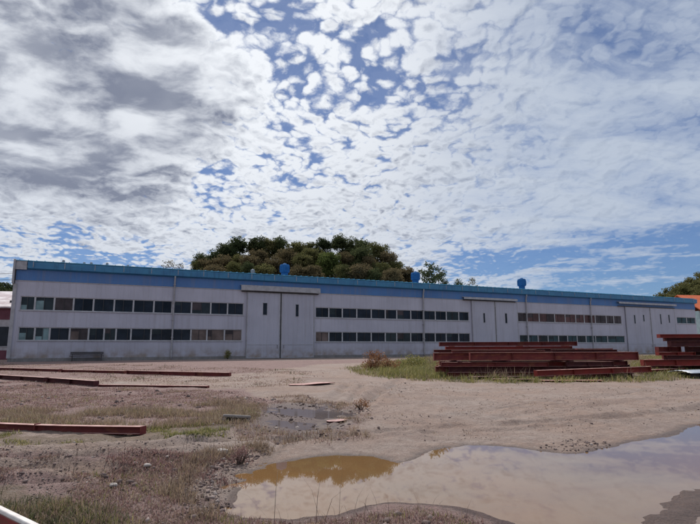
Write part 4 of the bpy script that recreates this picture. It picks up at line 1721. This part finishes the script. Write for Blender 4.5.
# orange roofed house at the right edge
p = at(707, 352, 96)
hs = empty('orange_roofed_house', (p.x, p.y, .6), R(10))
tag(hs, 'house with bright orange roof and pale teal wall beyond the right end of the factory', 'house')
mb = MB()
z0 = .6
zt = at(697, 311, 96).z - z0
zr_ = at(697, 297, 96).z - z0
mb.box(-.8, 14, 0, 9, -.3, zt)
mb.build('wall', simple('pale_teal_wall', (.38, .52, .54), .7, scale=1.2, stain=.3), hs)
mb = MB()
mb.prism([(-.8, zt - .05), (4.5, zr_ + .6), (9.8, zt - .05), (9.8, zt + .12), (4.5, zr_ + .8), (-.8, zt + .12)], -1.0, 15)
mb.build('roof', simple('orange_roof_tiles', (.62, .13, .035), .6, scale=2, stain=.2), hs)
mb = MB()
mb.box(.3, 1.5, -.06, -.003, 1.2, 2.6)
wo = mb.build('window', G['g'], hs)
mb = MB()
for (a, b_, c_, d_) in ((.22, .3, 1.12, 2.68), (1.5, 1.58, 1.12, 2.68), (.3, 1.5, 2.6, 2.68), (.3, 1.5, 1.12, 1.2)):
    mb.box(a, b_, -.08, -.002, c_, d_)
mb.build('frame', MAT['frame'], wo)

# overhead wires left of the factory: from a pole out of the frame to the gable
pg = C0 + fd * .05 - fn * 3 + Vector((0, 0, H - .6))
for k, (dzw, lab) in enumerate(((0, 'upper thin black wire running to the left gable of the factory'), (-.55, 'lower thin black wire running to the left gable of the factory'))):
    a = pg + Vector((0, 0, dzw))
    b_ = pg + Vector((-24, 2, .9 + dzw))
    pts = []
    for i in range(13):
        t = i / 12
        q = a.lerp(b_, t)
        q.z -= 1.6 * t * (1 - t)
        pts.append(q)
    mb = MB()
    mb.tube([tuple(q - a) for q in pts], .016, 5)
    wo = mb.build('overhead_wire', MAT['dark'])
    wo.location = a
    tag(wo, lab, 'wire')

# ------------------------------------------------------------------ light and sky
SUN_EL, SUN_AZ = R(50), R(-14)                     # azimuth measured from the view (+Y) towards +X
sdir = Vector((math.sin(SUN_AZ) * math.cos(SUN_EL), math.cos(SUN_AZ) * math.cos(SUN_EL), math.sin(SUN_EL)))
sl = bpy.data.lights.new('sun', 'SUN')
sl.energy = 3.2
sl.angle = R(2.0)
sl.color = (1, .95, .88)
so = bpy.data.objects.new('sun', sl)
COL.objects.link(so)
so.rotation_euler = sdir.to_track_quat('Z', 'Y').to_euler()
so.location = (0, 0, 50)

w = bpy.data.worlds.new('World')
sc.world = w
w.use_nodes = True
nt = NT(w.node_tree)
bg = w.node_tree.nodes['Background']
STR = .055
bg.inputs['Strength'].default_value = STR
sky = nt.node('ShaderNodeTexSky')
sky.sky_type = 'NISHITA'
sky.sun_disc = False
sky.sun_elevation = SUN_EL
sky.sun_rotation = SUN_AZ
sky.altitude = 100
sky.air_density = 1.0
sky.dust_density = .15
sky.ozone_density = 2.5
D = nt.coord('Generated')
sp = nt.node('ShaderNodeSeparateXYZ')
nt.l.new(D, sp.inputs[0])
zc = nt.math('ADD', nt.math('MAXIMUM', sp.outputs[2], 0.0), .22)
cb = nt.node('ShaderNodeCombineXYZ')
nt.put(cb.inputs[0], nt.math('DIVIDE', sp.outputs[0], zc))
nt.put(cb.inputs[1], nt.math('DIVIDE', sp.outputs[1], zc))
Pp = cb.outputs[0]


def blob(px, py, r0_, r1_):
    """1 in the sky near a bearing, 0 beyond r1 (pixels of the photo's lens)"""
    d = ray(px, py)
    dt = nt.vmath('DOT_PRODUCT', D, tuple(d))
    return nt.rng(dt, math.cos(r1_ / F), math.cos(r0_ / F))


def total(items):
    o_ = None
    for q in items:
        o_ = q if o_ is None else nt.math('ADD', o_, q)
    return o_


def turned(vec, deg, scl):
    m_ = nt.node('ShaderNodeMapping')
    m_.inputs['Rotation'].default_value = (0, 0, R(deg))
    m_.inputs['Scale'].default_value = scl
    nt.l.new(vec, m_.inputs[0])
    return m_.outputs[0]


wv = nt.noise(Pp, 2.7, 3, .5, out='Color')
Pw = nt.vmath('ADD', Pp, nt.vmath('SCALE', nt.vmath('SUBTRACT', wv, (.5, .5, .5)), .18))
wv2 = nt.noise(Pp, 22, 3, .5, out='Color')
Pf = nt.vmath('ADD', Pw, nt.vmath('SCALE', nt.vmath('SUBTRACT', wv2, (.5, .5, .5)), .05))
Pr = turned(Pf, 38, (1, .72, 1))
fb = nt.noise(Pr, 11.0, 9, .60, .2)                       # ragged cloudlets
vo = nt.node('ShaderNodeTexVoronoi', feature='F1')
nt.put(vo.inputs['Vector'], Pf)
vo.inputs['Scale'].default_value = 27
puff = nt.math('SUBTRACT', .6, vo.outputs['Distance'])     # dappled cells
bigc = nt.noise(Pp, 1.6, 4, .55)
streak = nt.noise(turned(Pw, -38, (.40, 1.5, 1)), 4.0, 7, .62, .3)
gaps = total([nt.math('MULTIPLY', blob(x, y, a, b_), s) for x, y, a, b_, s in (
    (330, 50, 5, 75, .105), (420, 88, 5, 60, .085), (232, 5, 2, 50, .12), (290, 30, 2, 45, .07), (380, 60, 2, 50, .06), (215, 186, 2, 34, .16), (292, 100, 2, 30, .08),
    (300, 155, 2, 40, .07), (240, 170, 2, 30, .07), (70, 232, 2, 26, .16), (615, 32, 5, 90, .08), (690, 160, 10, 70, .07), (490, 60, 5, 60, .03))])
low = nt.rng(sp.outputs[2], .225, .15)                      # the strip over the horizon opens up
side = nt.math('ADD', nt.rng(sp.outputs[0], .05, .30), nt.math('MULTIPLY', nt.rng(sp.outputs[0], -.22, -.40), .75))
gaps = nt.math('ADD', gaps, nt.math('MULTIPLY', nt.math('MULTIPLY', low, side), nt.rng(nt.noise(nt.vmath('MULTIPLY', D, (2.2, 2.2, 22)), 2.0, 5, .55), (.36), .60, .02, .38)))
gray = total([nt.math('MULTIPLY', blob(x, y, a, b_), s) for x, y, a, b_, s in (
    (85, 75, 10, 150, .85), (10, 120, 10, 90, .5), (190, 100, 5, 75, .5), (150, 30, 5, 60, .3), (110, 160, 5, 90, .4), (0, 70, 5, 90, .3))])
right = nt.rng(sp.outputs[0], .02, .45)                    # smooth veil on the right
dens = total([nt.math('MULTIPLY', fb, .80), nt.math('MULTIPLY', puff, .40), nt.math('MULTIPLY', nt.math('SUBTRACT', bigc, .5), .35), nt.math('MULTIPLY', nt.rng(sp.outputs[2], .40, .22), .05)])
dens = nt.math('SUBTRACT', nt.math('SUBTRACT', dens, .075), gaps)
dens = nt.math('ADD', dens, nt.math('MULTIPLY', gray, .16))
veil = total([nt.math('MULTIPLY', streak, .70), nt.math('MULTIPLY', fb, .30), nt.math('MULTIPLY', bigc, .15)])
veil = nt.math('SUBTRACT', veil, nt.math('MULTIPLY', gaps, 1.15))
m_c = nt.rng(dens, .125, .335)
m_v = nt.rng(veil, .28, .66)
mask = nt.mix(right, m_c, nt.mix(.4, m_v, nt.math('MAXIMUM', m_v, nt.math('MULTIPLY', m_c, .9))))
mask = nt.rng(mask, 0, 1, .14, .97, False)
# thick cores are greyer, thin rims whiter
fine = nt.noise(Pr, 15, 6, .6, .2)
sunp = (sdir.x / (sdir.z + .22), sdir.y / (sdir.z + .22), 0)
tow = nt.vmath('SCALE', nt.vmath('NORMALIZE', nt.vmath('SUBTRACT', sunp, Pp)), .022)
fb_s = nt.noise(turned(nt.vmath('ADD', Pf, tow), 38, (1, .72, 1)), 11.0, 5, .55, .2)
fb_0 = nt.noise(Pr, 11.0, 5, .55, .2)
relief = nt.math('SUBTRACT', fb_s, fb_0)
thick = nt.math('MULTIPLY', nt.rng(dens, .36, .60), nt.rng(fine, .36, .62))
core = nt.noise(turned(Pw, -42, (.9, 1.3, 1)), 4.8, 6, .55, .0)
gfac = nt.math('MULTIPLY', nt.math('MINIMUM', gray, .9), nt.math('ADD', nt.math('MULTIPLY', nt.rng(core, .36, .60), .82), nt.math('MULTIPLY', nt.rng(nt.noise(Pw, 1.9, 4, .5), .3, .7), .30)))
gfac = nt.math('ADD', gfac, nt.math('MULTIPLY', nt.math('ADD', nt.math('MULTIPLY', thick, .60), nt.math('MULTIPLY', relief, 3.4)), nt.math('SUBTRACT', 1.0, nt.math('MULTIPLY', gray, .75), clamp=True)), clamp=True)
k_ = 1 / STR
white = tuple(v * k_ for v in (.585, .62, .68))
grey = tuple(v * k_ for v in (.20, .222, .29))
ccol = nt.mix(gfac, white, grey)
glow = nt.math('MULTIPLY', blob(215, -40, 10, 300), nt.math('SUBTRACT', 1, gfac, clamp=True))
ccol = nt.mix(nt.math('MULTIPLY', glow, .55), ccol, tuple(v * k_ for v in (.98, 1.0, 1.02)))
ccol = nt.mix(nt.math('MULTIPLY', right, .78), ccol, tuple(v * k_ for v in (.39, .455, .56)))
final = nt.mix(mask, nt.mix(1.0, sky.outputs[0], (.46, .68, 1.02), 'MULTIPLY'), ccol)
nt.l.new(final, bg.inputs['Color'])

vs = sc.view_settings
vs.view_transform = 'Standard'
vs.look = 'None'
vs.exposure = 0.22
vs.gamma = 1.0
vs.use_curve_mapping = False
sc.cycles.use_denoising = True
sc.cycles.max_bounces = 6
sc.cycles.diffuse_bounces = 3
sc.cycles.transparent_max_bounces = 4
